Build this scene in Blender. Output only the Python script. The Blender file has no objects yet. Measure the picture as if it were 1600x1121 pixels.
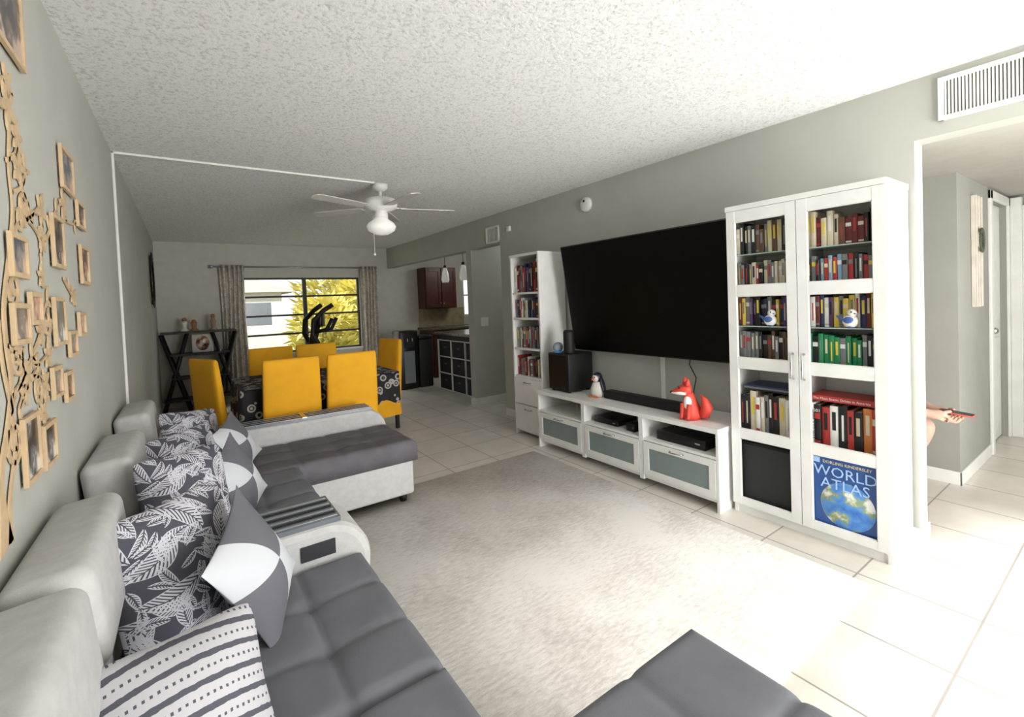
import bpy, bmesh, math, random
from mathutils import Vector, Matrix
random.seed(7)
S=bpy.context.scene; C=S.collection
try:
    S.view_settings.view_transform='Standard'; S.view_settings.look='None'; S.view_settings.exposure=0.12
except Exception as e: print(e)
PI=math.pi
# ---------------- camera -----------------
F=722.0; TH=math.radians(35.2); PT=.027; RL=.0395; H=1.38; YP=489.0
F0=Vector((math.sin(TH),math.cos(TH),0)); R0=Vector((math.cos(TH),-math.sin(TH),0)); Z=Vector((0,0,1))
Fw=F0*math.cos(PT)-Z*math.sin(PT); U0=Z*math.cos(PT)+F0*math.sin(PT)
Rv=R0*math.cos(RL)-U0*math.sin(RL); Uv=U0*math.cos(RL)+R0*math.sin(RL)
cd=bpy.data.cameras.new('camera'); cam=bpy.data.objects.new('camera',cd); C.objects.link(cam)
m=Matrix((Rv,Uv,-Fw)).transposed().to_4x4(); m.translation=Vector((0,0,H)); cam.matrix_world=m
cd.sensor_width=36; cd.lens=F/1600*36; cd.shift_y=(YP-560.5)/1600; cd.clip_start=.02
S.camera=cam
O=Vector((0,0,H))
def ray(x,y): return Rv*((x-800)/F)-Uv*((y-YP)/F)+Fw
def onX(x,y,X): d=ray(x,y); return O+d*(X/d.x)
def onY(x,y,Y): d=ray(x,y); return O+d*(Y/d.y)
def onZ(x,y,z): d=ray(x,y); return O+d*((z-H)/d.z)
# ---------------- materials -----------------
def lin(c):
    return tuple((v/12.92 if v<=.04045 else ((v+.055)/1.055)**2.4) for v in c)+(1,)
MC={}
def base(name):
    m=bpy.data.materials.new(name); m.use_nodes=True; nt=m.node_tree
    return m,nt,nt.nodes['Principled BSDF']
def N(nt,t,**k):
    n=nt.nodes.new(t)
    for a,b in k.items():
        if a in n.inputs: n.inputs[a].default_value=b
        else: setattr(n,a,b)
    return n
def ramp(nt,fac,stops,const=False):
    r=nt.nodes.new('ShaderNodeValToRGB'); e=r.color_ramp.elements
    if const: r.color_ramp.interpolation='CONSTANT'
    e[0].position=stops[0][0]; e[0].color=stops[0][1]; e[1].position=stops[1][0]; e[1].color=stops[1][1]
    for p,c in stops[2:]:
        q=e.new(p); q.color=c
    nt.links.new(fac,r.inputs[0]); return r
def mth(nt,op,a,b=None,c=None):
    n=nt.nodes.new('ShaderNodeMath'); n.operation=op
    for i,v in enumerate((a,b,c)):
        if v is None: continue
        if isinstance(v,(int,float)): n.inputs[i].default_value=v
        else: nt.links.new(v,n.inputs[i])
    return n.outputs[0]
def mat(name,col,rough=.6,metal=0,var=0,vs=8,bump=0,bs=60,emis=0,bd=.01,spec=.5):
    if name in MC: return MC[name]
    m,nt,b=base(name); L=nt.links
    b.inputs['Base Color'].default_value=lin(col); b.inputs['Roughness'].default_value=rough; b.inputs['Metallic'].default_value=metal
    b.inputs['Specular IOR Level'].default_value=spec
    tc=N(nt,'ShaderNodeTexCoord')
    n=N(nt,'ShaderNodeTexNoise',Scale=vs,Detail=4.0); L.new(tc.outputs['Object'],n.inputs['Vector'])
    v=max(var,.02)
    r=ramp(nt,n.outputs[0],[(.3,lin([c*(1-v) for c in col])),(.7,lin([min(1,c*(1+v)) for c in col]))])
    L.new(r.outputs[0],b.inputs['Base Color'])
    if bump:
        n2=N(nt,'ShaderNodeTexNoise',Scale=bs,Detail=3.0); L.new(tc.outputs['Object'],n2.inputs['Vector'])
        bp=N(nt,'ShaderNodeBump',Strength=bump,Distance=bd); L.new(n2.outputs[0],bp.inputs['Height']); L.new(bp.outputs[0],b.inputs['Normal'])
    if emis:
        b.inputs['Emission Color'].default_value=lin(col); b.inputs['Emission Strength'].default_value=emis
    MC[name]=m; return m
wallM=mat('wall_paint',(.715,.72,.69),.85,var=.015,vs=3,bump=.15,bs=180,bd=.002)
hallM=mat('hall_wall_shaded',(.60,.60,.57),.85,var=.015,vs=3,bump=.1,bs=180,bd=.002)  # wall paint darkened, the hall's shade is put into the colour
hallC=mat('hall_ceiling_shaded',(.68,.67,.64),.9,bump=.4,bs=90,bd=.004)  # ceiling greyed in its colour to stand in for hall shade
backM=mat('back_wall_paint',(.78,.77,.73),.85,bump=.1,bs=150,bd=.002)
white=mat('white_laminate',(.91,.91,.90),.4)
trim=mat('white_trim',(.90,.90,.88),.45)
black=mat('black_plastic',(.035,.035,.04),.35)
matblack=mat('matte_black',(.05,.05,.055),.6)
light=mat('light_grey_upholstery',(.73,.73,.725),.9,var=.03,vs=30,bump=.3,bs=300,bd=.002)
char=mat('charcoal_velvet',(.43,.435,.46),.8,var=.06,vs=5,bump=.3,bs=200,bd=.002,spec=.3)
char2=mat('dark_grey_velvet',(.395,.385,.405),.85,var=.06,vs=9,bump=.3,bs=200,bd=.002,spec=.3)
silver=mat('brushed_silver',(.62,.64,.66),.3,.6)
lidgrey=mat('glossy_lid_grey',(.50,.52,.55),.25,.3)
yellow=mat('yellow_slipcover',(.91,.66,.08),.8,var=.03,vs=6,bump=.2,bs=18,bd=.006)
wood=mat('pale_plywood',(.78,.68,.54),.6,var=.05,vs=20)
cherry=mat('cherry_wood',(.30,.11,.07),.4,var=.2,vs=6)
darkwood=mat('espresso_wood',(.10,.09,.10),.5)
bronze=mat('dark_bronze',(.10,.09,.08),.5)
chrome=mat('chrome',(.75,.75,.76),.25,.9)
skin=mat('skin',(.76,.61,.54),.6,var=.04)
page=mat('book_pages',(.88,.85,.76),.8,var=.05,vs=80)
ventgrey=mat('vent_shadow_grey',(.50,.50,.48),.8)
def mk_ceiling():
    m,nt,b=base('popcorn_ceiling'); L=nt.links; tc=N(nt,'ShaderNodeTexCoord')
    n=N(nt,'ShaderNodeTexNoise',Scale=62.0,Detail=6.0,Roughness=.7); L.new(tc.outputs['Object'],n.inputs['Vector'])
    r=ramp(nt,n.outputs[0],[(.36,lin((.82,.825,.81))),(.50,lin((.97,.97,.965)))]); L.new(r.outputs[0],b.inputs['Base Color'])  # shading between popcorn lumps painted into the colour as light grey
    bp=N(nt,'ShaderNodeBump',Strength=.9,Distance=.010); L.new(n.outputs[0],bp.inputs['Height']); L.new(bp.outputs[0],b.inputs['Normal'])
    b.inputs['Roughness'].default_value=.95; return m
ceilM=mk_ceiling()
def mk_tile():
    m,nt,b=base('floor_tiles'); L=nt.links; tc=N(nt,'ShaderNodeTexCoord')
    br=N(nt,'ShaderNodeTexBrick',offset=0.0,squash=1.0); L.new(tc.outputs['Object'],br.inputs['Vector'])
    br.inputs['Scale'].default_value=1; br.inputs['Brick Width'].default_value=.43; br.inputs['Row Height'].default_value=.43
    br.inputs['Mortar Size'].default_value=.005; br.inputs['Mortar Smooth'].default_value=.3
    br.inputs['Color1'].default_value=lin((.84,.82,.78)); br.inputs['Color2'].default_value=lin((.87,.85,.81)); br.inputs['Mortar'].default_value=lin((.60,.58,.55))
    n=N(nt,'ShaderNodeTexNoise',Scale=6.0,Detail=5.0); L.new(tc.outputs['Object'],n.inputs['Vector'])
    r=ramp(nt,n.outputs[0],[(.3,(.88,.88,.88,1)),(.7,(1,1,1,1))])
    mx=N(nt,'ShaderNodeMixRGB',blend_type='MULTIPLY'); mx.inputs[0].default_value=1; L.new(br.outputs[0],mx.inputs[1]); L.new(r.outputs[0],mx.inputs[2])
    L.new(mx.outputs[0],b.inputs['Base Color']); b.inputs['Roughness'].default_value=.32
    return m
tileM=mk_tile()
def mk_rug():
    m,nt,b=base('rug_pile'); L=nt.links; tc=N(nt,'ShaderNodeTexCoord')
    mp=N(nt,'ShaderNodeMapping'); mp.inputs['Scale'].default_value=(8,30,1); L.new(tc.outputs['Object'],mp.inputs[0])
    n=N(nt,'ShaderNodeTexNoise',Scale=2.4,Detail=8.0,Roughness=.75); L.new(mp.outputs[0],n.inputs['Vector'])
    n1=N(nt,'ShaderNodeTexNoise',Scale=1.7,Detail=3.0); L.new(tc.outputs['Object'],n1.inputs['Vector'])
    ad=mth(nt,'MULTIPLY_ADD',n1.outputs[0],.8,n.outputs[0])
    r=ramp(nt,ad,[(.68,lin((.735,.71,.68))),(1.05,lin((.90,.885,.86)))]); L.new(r.outputs[0],b.inputs['Base Color'])
    n3=N(nt,'ShaderNodeTexNoise',Scale=260.0); L.new(tc.outputs['Object'],n3.inputs['Vector'])
    bp=N(nt,'ShaderNodeBump',Strength=.5,Distance=.003); L.new(n3.outputs[0],bp.inputs['Height']); L.new(bp.outputs[0],b.inputs['Normal'])
    b.inputs['Roughness'].default_value=.95; return m
rugM=mk_rug()
frost=mat('frosted_glass',(.50,.55,.55),.35)
def mk_floral():
    m,nt,b=base('leaf_print_fabric'); L=nt.links; tc=N(nt,'ShaderNodeTexCoord'); s=N(nt,'ShaderNodeSeparateXYZ'); L.new(tc.outputs['Object'],s.inputs[0])
    res=None
    for (sc,off,l,w,fr) in((7.5,0.0,.080,.030,520.),(10.5,3.37,.058,.019,650.),(14.,7.7,.040,.012,800.),(18.,5.1,.030,.009,900.)):
        cb=N(nt,'ShaderNodeCombineXYZ'); L.new(mth(nt,'ADD',s.outputs[1],off),cb.inputs[0]); L.new(mth(nt,'ADD',s.outputs[2],off*.7),cb.inputs[1])
        v=N(nt,'ShaderNodeTexVoronoi',voronoi_dimensions='2D',Scale=sc); L.new(cb.outputs[0],v.inputs['Vector'])
        d=N(nt,'ShaderNodeVectorMath',operation='SUBTRACT'); L.new(cb.outputs[0],d.inputs[0]); L.new(v.outputs['Position'],d.inputs[1])
        sp=N(nt,'ShaderNodeSeparateColor'); L.new(v.outputs['Color'],sp.inputs[0])
        ro=N(nt,'ShaderNodeVectorRotate',rotation_type='Z_AXIS'); L.new(d.outputs[0],ro.inputs['Vector']); L.new(mth(nt,'MULTIPLY',sp.outputs[0],6.28),ro.inputs['Angle'])
        q=N(nt,'ShaderNodeSeparateXYZ'); L.new(ro.outputs[0],q.inputs[0]); lx=q.outputs[0]
        ly=mth(nt,'ABSOLUTE',mth(nt,'ADD',q.outputs[1],mth(nt,'MULTIPLY',mth(nt,'MULTIPLY',lx,lx),4.5)))
        t=mth(nt,'DIVIDE',lx,l); half=mth(nt,'MULTIPLY',mth(nt,'SUBTRACT',1.0,mth(nt,'MULTIPLY',t,t)),w)
        ins=mth(nt,'LESS_THAN',ly,half)
        vein=mth(nt,'LESS_THAN',mth(nt,'SINE',mth(nt,'MULTIPLY',mth(nt,'ADD',lx,mth(nt,'MULTIPLY',ly,-1.2)),fr)),.25)
        edge=mth(nt,'GREATER_THAN',ly,mth(nt,'SUBTRACT',half,.0022))
        rib=mth(nt,'GREATER_THAN',ly,.0016); a=mth(nt,'MULTIPLY',ins,mth(nt,'MULTIPLY',mth(nt,'MAXIMUM',vein,edge),rib))
        if res is None: res=a
        else: res=mth(nt,'MAXIMUM',res,a)
    r=ramp(nt,res,[(0,lin((.29,.29,.33))),(.5,lin((.78,.78,.81)))],True); L.new(r.outputs[0],b.inputs['Base Color']); b.inputs['Roughness'].default_value=.9
    return m
floralM=mk_floral()
def mk_quarter():
    m,nt,b=base('two_tone_velvet'); L=nt.links; tc=N(nt,'ShaderNodeTexCoord'); s=N(nt,'ShaderNodeSeparateXYZ'); L.new(tc.outputs['Object'],s.inputs[0])
    k=mth(nt,'MULTIPLY_ADD',mth(nt,'MULTIPLY',s.outputs[2],s.outputs[2]),2.0,s.outputs[1])
    k2=mth(nt,'MULTIPLY_ADD',mth(nt,'MULTIPLY',s.outputs[1],s.outputs[1]),-2.2,s.outputs[2])
    g=mth(nt,'GREATER_THAN',mth(nt,'MULTIPLY',k,k2),0)
    r=ramp(nt,g,[(0,lin((.78,.79,.81))),(.5,lin((.40,.40,.43)))],True); L.new(r.outputs[0],b.inputs['Base Color']); b.inputs['Roughness'].default_value=.9
    return m
quartM=mk_quarter()
def mk_stripe():
    m,nt,b=base('striped_print_fabric'); L=nt.links; tc=N(nt,'ShaderNodeTexCoord'); s=N(nt,'ShaderNodeSeparateXYZ'); L.new(tc.outputs['Object'],s.inputs[0])
    n=N(nt,'ShaderNodeTexNoise',Scale=55.0,Detail=2.0); L.new(tc.outputs['Object'],n.inputs['Vector'])
    zz=mth(nt,'MULTIPLY_ADD',mth(nt,'MULTIPLY',s.outputs[1],s.outputs[1]),.9,s.outputs[2])
    zn=mth(nt,'MULTIPLY_ADD',n.outputs[0],.006,zz)
    fz=mth(nt,'FRACT',mth(nt,'MULTIPLY',zn,22.0)); fy=mth(nt,'FRACT',mth(nt,'MULTIPLY',s.outputs[1],85.0))
    r=ramp(nt,fz,[(0,(0,0,0,1)),(.24,(1,1,1,1)),(.56,(.5,.5,.5,1)),(.68,(1,1,1,1))],True)
    isd=N(nt,'ShaderNodeMath',operation='COMPARE'); isd.inputs[1].default_value=.5; isd.inputs[2].default_value=.1; L.new(r.outputs[0],isd.inputs[0])
    mm=N(nt,'ShaderNodeMixRGB'); L.new(isd.outputs[0],mm.inputs[0]); L.new(r.outputs[0],mm.inputs[1]); L.new(mth(nt,'GREATER_THAN',fy,.4),mm.inputs[2])
    r2=ramp(nt,mm.outputs[0],[(0,lin((.32,.32,.36))),(.9,lin((.74,.735,.75)))]); L.new(r2.outputs[0],b.inputs['Base Color']); b.inputs['Roughness'].default_value=.9
    return m
stripeM=mk_stripe()
def mk_spot(name,bg,fg,scale,thr):
    m,nt,b=base(name); L=nt.links; tc=N(nt,'ShaderNodeTexCoord')
    v=N(nt,'ShaderNodeTexVoronoi',Scale=scale); L.new(tc.outputs['Object'],v.inputs['Vector'])
    r=ramp(nt,v.outputs['Distance'],[(0,lin(fg)),(thr*.35,lin(bg)),(thr*.6,lin(fg)),(thr,lin(bg))],True); L.new(r.outputs[0],b.inputs['Base Color']); b.inputs['Roughness'].default_value=.85
    return m
clothM=mk_spot('black_floral_cloth',(.09,.08,.10),(.60,.58,.56),12.,.38)
curtM=mk_spot('curtain_print',(.74,.71,.66),(.84,.82,.77),14.,.5)
def mk_globe():
    m,nt,b=base('globe_print'); L=nt.links; tc=N(nt,'ShaderNodeTexCoord'); n=N(nt,'ShaderNodeTexNoise',Scale=11.0,Detail=5.0); L.new(tc.outputs['Object'],n.inputs['Vector'])
    r=ramp(nt,n.outputs[0],[(.3,lin((.20,.42,.75))),(.47,lin((.36,.60,.88))),(.52,lin((.60,.66,.42))),(.60,lin((.95,.96,.96)))]); L.new(r.outputs[0],b.inputs['Base Color']); return m
globeM=mk_globe()
def mk_photo(name,c1,c2,c3,sc):
    m,nt,b=base(name); L=nt.links; tc=N(nt,'ShaderNodeTexCoord'); n=N(nt,'ShaderNodeTexNoise',Scale=sc,Detail=2.0); L.new(tc.outputs['Object'],n.inputs['Vector'])
    r=ramp(nt,n.outputs[0],[(.38,lin(c1)),(.5,lin(c2)),(.62,lin(c3))]); L.new(r.outputs[0],b.inputs['Base Color']); b.inputs['Roughness'].default_value=.25; return m
photoMs=[mk_photo('photo_print_dark',(.14,.13,.16),(.40,.33,.32),(.75,.66,.60),14.),
 mk_photo('photo_print_cool',(.34,.37,.42),(.58,.55,.55),(.78,.66,.58),16.),
 mk_photo('photo_print_warm',(.28,.20,.20),(.70,.50,.42),(.86,.80,.74),13.),
 mk_photo('photo_print_grey',(.12,.12,.12),(.42,.42,.42),(.85,.85,.85),15.)]
# ---------------- mesh helpers -----------------
WM={}
def nb(): return bmesh.new()
def box(bm,x0,x1,y0,y1,z0,z1,mi=0,r=0,seg=3,smooth=False,M=None):
    x0,x1=min(x0,x1),max(x0,x1); y0,y1=min(y0,y1),max(y0,y1); z0,z1=min(z0,z1),max(z0,z1)
    b=bmesh.new()
    vs=[b.verts.new((x,y,z)) for x in(x0,x1) for y in(y0,y1) for z in(z0,z1)]
    for q in((0,1,3,2),(4,6,7,5),(0,4,5,1),(2,3,7,6),(0,2,6,4),(1,5,7,3)): b.faces.new([vs[i] for i in q])
    bmesh.ops.recalc_face_normals(b,faces=b.faces)
    if r: bmesh.ops.bevel(b,geom=list(b.edges),offset=r,segments=seg,profile=.5,affect='EDGES'); smooth=True
    for f in b.faces: f.material_index=mi; f.smooth=smooth
    if M: b.transform(M)
    t=bpy.data.meshes.new('t'); b.to_mesh(t); b.free(); bm.from_mesh(t); bpy.data.meshes.remove(t)
def rings(bm,rs,mi=0,smooth=True,cap=True,closed=False):
    R=[[bm.verts.new(p) for p in r] for r in rs]; n=len(R[0])
    prs=list(zip(R[:-1],R[1:]))
    if closed: prs.append((R[-1],R[0]))
    for a,b in prs:
        for i in range(n):
            j=(i+1)%n
            try:
                f=bm.faces.new((a[i],a[j],b[j],b[i])); f.material_index=mi; f.smooth=smooth
            except: pass
    if cap and not closed:
        for r in(R[0][::-1],R[-1]):
            try: f=bm.faces.new(r); f.material_index=mi
            except: pass
def tube(bm,pts,r,seg=8,mi=0,flat=1.0):
    pts=[Vector(p) for p in pts]; rs=r if isinstance(r,(list,tuple)) else [r]*len(pts)
    out=[]; up=None
    for i,p in enumerate(pts):
        t=(pts[min(i+1,len(pts)-1)]-pts[max(i-1,0)]).normalized()
        if up is None: up=Vector((0,0,1)) if abs(t.z)<.9 else Vector((1,0,0))
        a=t.cross(up).normalized(); up=a.cross(t).normalized()
        out.append([p+(a*math.cos(k*2*PI/seg)+up*math.sin(k*2*PI/seg)*flat)*rs[i] for k in range(seg)])
    rings(bm,out,mi)
def lathe(bm,prof,c=(0,0,0),seg=20,mi=0,M=None,sx=1,sy=1):
    c=Vector(c); out=[]
    for r,z in prof:
        rr=max(r,1e-4); ps=[Vector((rr*sx*math.cos(k*2*PI/seg),rr*sy*math.sin(k*2*PI/seg),z)) for k in range(seg)]
        out.append([(M@p if M else p)+c for p in ps])
    rings(bm,out,mi)
def ell(bm,c,r,mi=0,seg=14,M=None):
    r=(r,r,r) if not isinstance(r,(tuple,list)) else r
    c=Vector(c); out=[]
    for i in range(1,9):
        a=-PI/2+PI*i/9
        out.append([Vector((r[0]*math.cos(a)*math.cos(k*2*PI/seg),r[1]*math.cos(a)*math.sin(k*2*PI/seg),r[2]*math.sin(a))) for k in range(seg)])
    out=[[(M@p if M else p)+c for p in q] for q in out]; rings(bm,out,mi)
def flush(name,bm,mats,parent=None,local=False,loc=None,bev=0,sub=0):
    if parent is not None and not local: bm.transform(WM[parent.name].inverted())
    if parent is None and loc is not None: bmesh.ops.translate(bm,verts=bm.verts,vec=-Vector(loc))
    bmesh.ops.recalc_face_normals(bm,faces=bm.faces)
    me=bpy.data.meshes.new(name); bm.to_mesh(me); bm.free()
    for m in (mats if isinstance(mats,(list,tuple)) else [mats]): me.materials.append(m)
    o=bpy.data.objects.new(name,me); C.objects.link(o)
    if parent is not None: o.parent=parent; WM[o.name]=WM[parent.name].copy()
    else:
        if loc is not None: o.location=loc
        WM[o.name]=Matrix.Translation(Vector(loc) if loc is not None else Vector((0,0,0)))
    if bev:
        b=o.modifiers.new('bevel','BEVEL'); b.width=bev; b.segments=2; b.limit_method='ANGLE'
    if sub:
        s=o.modifiers.new('sub','SUBSURF'); s.levels=sub; s.render_levels=sub
    return o
def tag(o,label,cat,group=None):
    o['label']=label; o['category']=cat
    if group: o['group']=group
    return o
def struct(name,bm,m,bev=0,parent=None):
    o=flush(name,bm,m,parent,bev=bev)
    if parent is None: o['kind']='structure'
    return o
def thing(name,label,cat,loc,rz=0,group=None):
    e=bpy.data.objects.new(name,None); e.empty_display_size=.05; C.objects.link(e)
    e.location=loc; e.rotation_euler=(0,0,rz); WM[e.name]=Matrix.Translation(Vector(loc))@Matrix.Rotation(rz,4,'Z')
    return tag(e,label,cat,group)
def dup(root,loc,rz,label,group=None):
    r=root.copy(); C.objects.link(r); r.location=loc; r.rotation_euler=(0,0,rz); r['label']=label
    if group: r['group']=group
    for ch in list(root.children):
        c=ch.copy(); C.objects.link(c); c.parent=r
        for g in ch.children:
            d=g.copy(); C.objects.link(d); d.parent=c
    return r
def text(name,s,size,M,m,parent,ext=.0004,align='CENTER'):
    cu=bpy.data.curves.new('txt','FONT'); cu.body=s; cu.size=size; cu.extrude=ext; cu.align_x=align; cu.resolution_u=2
    to=bpy.data.objects.new('txt',cu); C.objects.link(to); bpy.context.view_layer.update()
    me=bpy.data.meshes.new_from_object(to.evaluated_get(bpy.context.evaluated_depsgraph_get()))
    bpy.data.objects.remove(to); me.transform(M); me.transform(WM[parent.name].inverted())
    me.materials.clear(); me.materials.append(m)
    o=bpy.data.objects.new(name,me); C.objects.link(o); o.parent=parent; WM[o.name]=WM[parent.name].copy(); return o
def faceX(x,y,z): # text facing -X
    return Matrix(((0,0,-1,x),(-1,0,0,y),(0,1,0,z),(0,0,0,1)))
# ---------------- room -----------------
WL=-.34; WR=3.11; YB=8.4; CH=2.43; YF=-1.5; XE=6.0
b=nb(); box(b,-.46,XE+.1,YF-.1,YB+.12,-.1,0); struct('floor',b,tileM)
b=nb(); box(b,-.46,XE+.1,YF-.1,YB+.12,CH,CH+.1); struct('ceiling',b,ceilM)
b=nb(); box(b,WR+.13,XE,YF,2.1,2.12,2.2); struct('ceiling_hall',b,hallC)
b=nb(); box(b,WL-.12,WL,YF-.1,YB+.12,0,CH); struct('wall_left',b,wallM)
b=nb(); X0,X1,Z0,Z1=.75,2.57,.66,1.9
for q in((WL,X0,0,CH),(X0,X1,0,Z0),(X0,X1,Z1,CH),(X1,4.7,0,CH),(4.7,5.3,0,1.1),(4.7,5.3,1.95,CH),(5.3,XE,0,CH)): box(b,q[0],q[1],YB,YB+.12,q[2],q[3])
struct('wall_back',b,backM)
b=nb(); box(b,WR,WR+.13,.75,4.6,0,CH); box(b,WR,WR+.13,YF,.75,2.12,CH); box(b,WR,WR+.13,4.6,YB,2.07,CH); struct('wall_right',b,wallM)
b=nb(); box(b,WR,XE,5.3,5.43,0,2.07); box(b,WR+.13,XE,5.3,5.43,2.07,CH); struct('wall_corridor',b,wallM)
b=nb(); box(b,WR+.13,XE,4.47,4.6,0,CH); struct('wall_corridor_near',b,wallM)
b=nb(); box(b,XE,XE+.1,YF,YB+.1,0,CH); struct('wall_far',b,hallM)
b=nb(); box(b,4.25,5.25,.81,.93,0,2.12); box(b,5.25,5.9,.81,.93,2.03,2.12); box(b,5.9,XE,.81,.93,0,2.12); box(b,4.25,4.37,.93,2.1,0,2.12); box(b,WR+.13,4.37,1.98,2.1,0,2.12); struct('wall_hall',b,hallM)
OX1=3.45
b=nb(); box(b,WL,1.2,YF-.1,YF,0,CH); box(b,OX1,XE,YF-.1,YF,0,CH); box(b,1.2,OX1,YF-.1,YF,2.1,CH); struct('wall_front',b,wallM)
b=nb(); 
for x in (1.2,2.3,OX1-.05): box(b,x,x+.05,YF-.08,YF-.02,0,2.1)
box(b,1.2,OX1,YF-.08,YF-.02,2.05,2.1); box(b,1.2,OX1,YF-.08,YF-.02,0,.03); struct('door_1',b,trim,.003)
b=nb(); box(b,WL,WL+.012,YF,YB,0,.09); struct('baseboard_left',b,trim,.003)
b=nb(); box(b,WL,XE,YB-.012,YB,0,.09); struct('baseboard_back',b,trim,.003)
b=nb(); box(b,WR-.012,WR,.75,4.6,0,.09); box(b,WR-.012,WR+.13,.738,.75,0,.09); box(b,WR,XE,5.288,5.3,0,.09); box(b,WR-.012,WR,5.288,5.43,0,.09); struct('baseboard_right',b,trim,.003)
b=nb(); box(b,4.238,5.2,.798,.81,0,.09); box(b,4.238,4.25,.798,1.98,0,.09); struct('baseboard_hall',b,trim,.003)
b=nb(); box(b,5.25,5.9,.85,.89,0.01,2.03); 
for z in((.15,.9),(1.05,1.9)):
    box(b,5.33,5.82,.842,.85,z[0],z[1])
for q in((5.18,5.25),(5.9,5.97)): box(b,q[0],q[1],.79,.81,0,2.1)
box(b,5.18,5.97,.79,.81,2.03,2.1)
d=struct('door_2',b,trim,.004); b=nb(); ell(b,(5.32,.80,.98),.028); tube(b,[(5.32,.85,.98),(5.32,.80,.98)],.012); struct('door_knob',b,chrome,parent=d)
b=nb(); box(b,5.95,6.0,-.1,.72,.01,2.03); box(b,5.93,5.995,.72,.79,0,2.1); box(b,5.93,5.995,-.17,-.1,0,2.1)
for z in((.15,.9),(1.05,1.9)): box(b,5.942,5.95,.0,.62,z[0],z[1])
struct('door_3',b,trim,.004)
def winframe(name,x0,x1,z0,z1,cols,rows,m):
    b=nb(); y0,y1=YB+.01,YB+.06; t=.03
    box(b,x0,x1,y0,y1,z0,z0+t); box(b,x0,x1,y0,y1,z1-t,z1)
    for i in range(cols+1):
        xx=x0+(x1-x0-t)*i/cols; w=t if i in(0,cols) else t*2
        box(b,xx-(0 if w==t else t/2),xx+w-(0 if w==t else t/2),y0-.002,y1+.002,z0,z1)
    for j in range(1,rows):
        zz=z0+(z1-z0)*j/rows; box(b,x0,x1,y0+.005,y1-.005,zz-.016,zz+.016)
    return struct(name,b,m,.002)
w1=winframe('window_1',X0,X1,Z0,Z1,2,4,bronze)
b=nb(); box(b,X0-.03,X1+.03,YB-.03,YB+.01,Z0-.03,Z0); struct('sill',b,trim,parent=w1)
winframe('window_2',4.7,5.3,1.1,1.95,1,2,trim)
b=nb(); box(b,WL,1.36,3.87,3.895,CH-.014,CH); box(b,WL,WL+.014,3.87,3.895,0.09,CH); struct('trim_1',b,trim,.003)
b=nb(); p=onX(1037,590,WR); box(b,WR-.012,WR,p.y-.02,p.y+.02,.5,1.0); struct('trim_2',b,trim,.003)
def vent(name,label,p0,p1,n):
    ys=(p1.y,p0.y); z0,z1=p1.z,p0.z
    t=thing(name,label,'air vent',(WR,(ys[0]+ys[1])/2,z0))
    b=nb(); x=WR-.018; y0,y1=min(ys),max(ys); e=.022
    box(b,x,WR,y0,y0+e,z0,z1); box(b,x,WR,y1-e,y1,z0,z1); box(b,x+.001,WR,y0,y1,z0,z0+e); box(b,x+.001,WR,y0,y1,z1-e,z1); flush('frame',b,trim,t,bev=.002)
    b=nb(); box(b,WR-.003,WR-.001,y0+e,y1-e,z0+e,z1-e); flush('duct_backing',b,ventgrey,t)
    b=nb()
    for i in range(n):
        yy=y0+e+(y1-y0-2*e)*(i+.5)/n; box(b,x+.006,WR-.004,yy-.0035,yy+.0035,z0+e,z1-e)
    flush('louvres',b,trim,t)
p0=onX(1466,128,WR)
vent('return_air_vent','large white louvred air vent above the hallway opening',Vector((WR,p0.y,2.395)),Vector((WR,p0.y-.60,2.185)),44)
p0=onX(760,357,WR); p1=onX(781,378,WR); vent('small_air_vent','small square air vent high on wall above corridor opening',p0,p1,8)
p=onX(917,320,WR); b=nb(); lathe(b,[(.001,0),(.07,0),(.07,.02),(.055,.035),(.02,.04),(.001,.04)],(0,0,0),24,M=Matrix.Rotation(-PI/2,4,'Y')); lathe(b,[(.001,.04),(.012,.04),(.012,.043),(.001,.043)],(0,.0,0.03),12,1,M=Matrix.Rotation(-PI/2,4,'Y'))
bmesh.ops.translate(b,verts=b.verts,vec=Vector((WR,p.y,p.z))); tag(flush('smoke_detector',b,[trim,matblack],loc=(WR,p.y,p.z)),'round white smoke detector on the wall above the television','smoke detector')
p=onX(796,358,WR); b=nb(); box(b,WR-.03,WR,p.y-.035,p.y+.035,p.z-.03,p.z+.03,r=.006); tag(flush('motion_sensor',b,trim,loc=(WR,p.y,p.z)),'tiny white plastic sensor box right of the small square vent','sensor')
p=onY(757,503,5.3); t=thing('light_switch','white double light switch plate on the corridor wall','light switch',(p.x,5.3,p.z))
b=nb(); box(b,p.x-.06,p.x+.06,5.292,5.3,p.z-.06,p.z+.06); flush('plate',b,trim,t,bev=.002)
for s in(-.025,.025):
    b=nb(); box(b,p.x+s-.012,p.x+s+.012,5.287,5.292,p.z-.03,p.z+.03); flush('rocker',b,trim,t,bev=.001)
p=onY(620,578,YB); b=nb(); box(b,p.x-.035,p.x+.035,YB-.008,YB,p.z-.055,p.z+.055); box(b,p.x-.015,p.x+.015,YB-.010,YB-.008,p.z+.01,p.z+.035,1); box(b,p.x-.015,p.x+.015,YB-.010,YB-.008,p.z-.035,p.z-.01,1)
tag(flush('wall_outlet',b,[trim,matblack],loc=(p.x,YB,p.z),bev=.001),'white wall outlet low on back wall right of the window','outlet')
# ---------------- rug -----------------
b=nb(); box(b,.15,2.51,.78,3.30,.0005,.011,r=.004,seg=1); tag(flush('area_rug',b,rugM,loc=(1.33,2.04,0)),'large pale grey distressed area rug in front of the sofa','rug')
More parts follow.
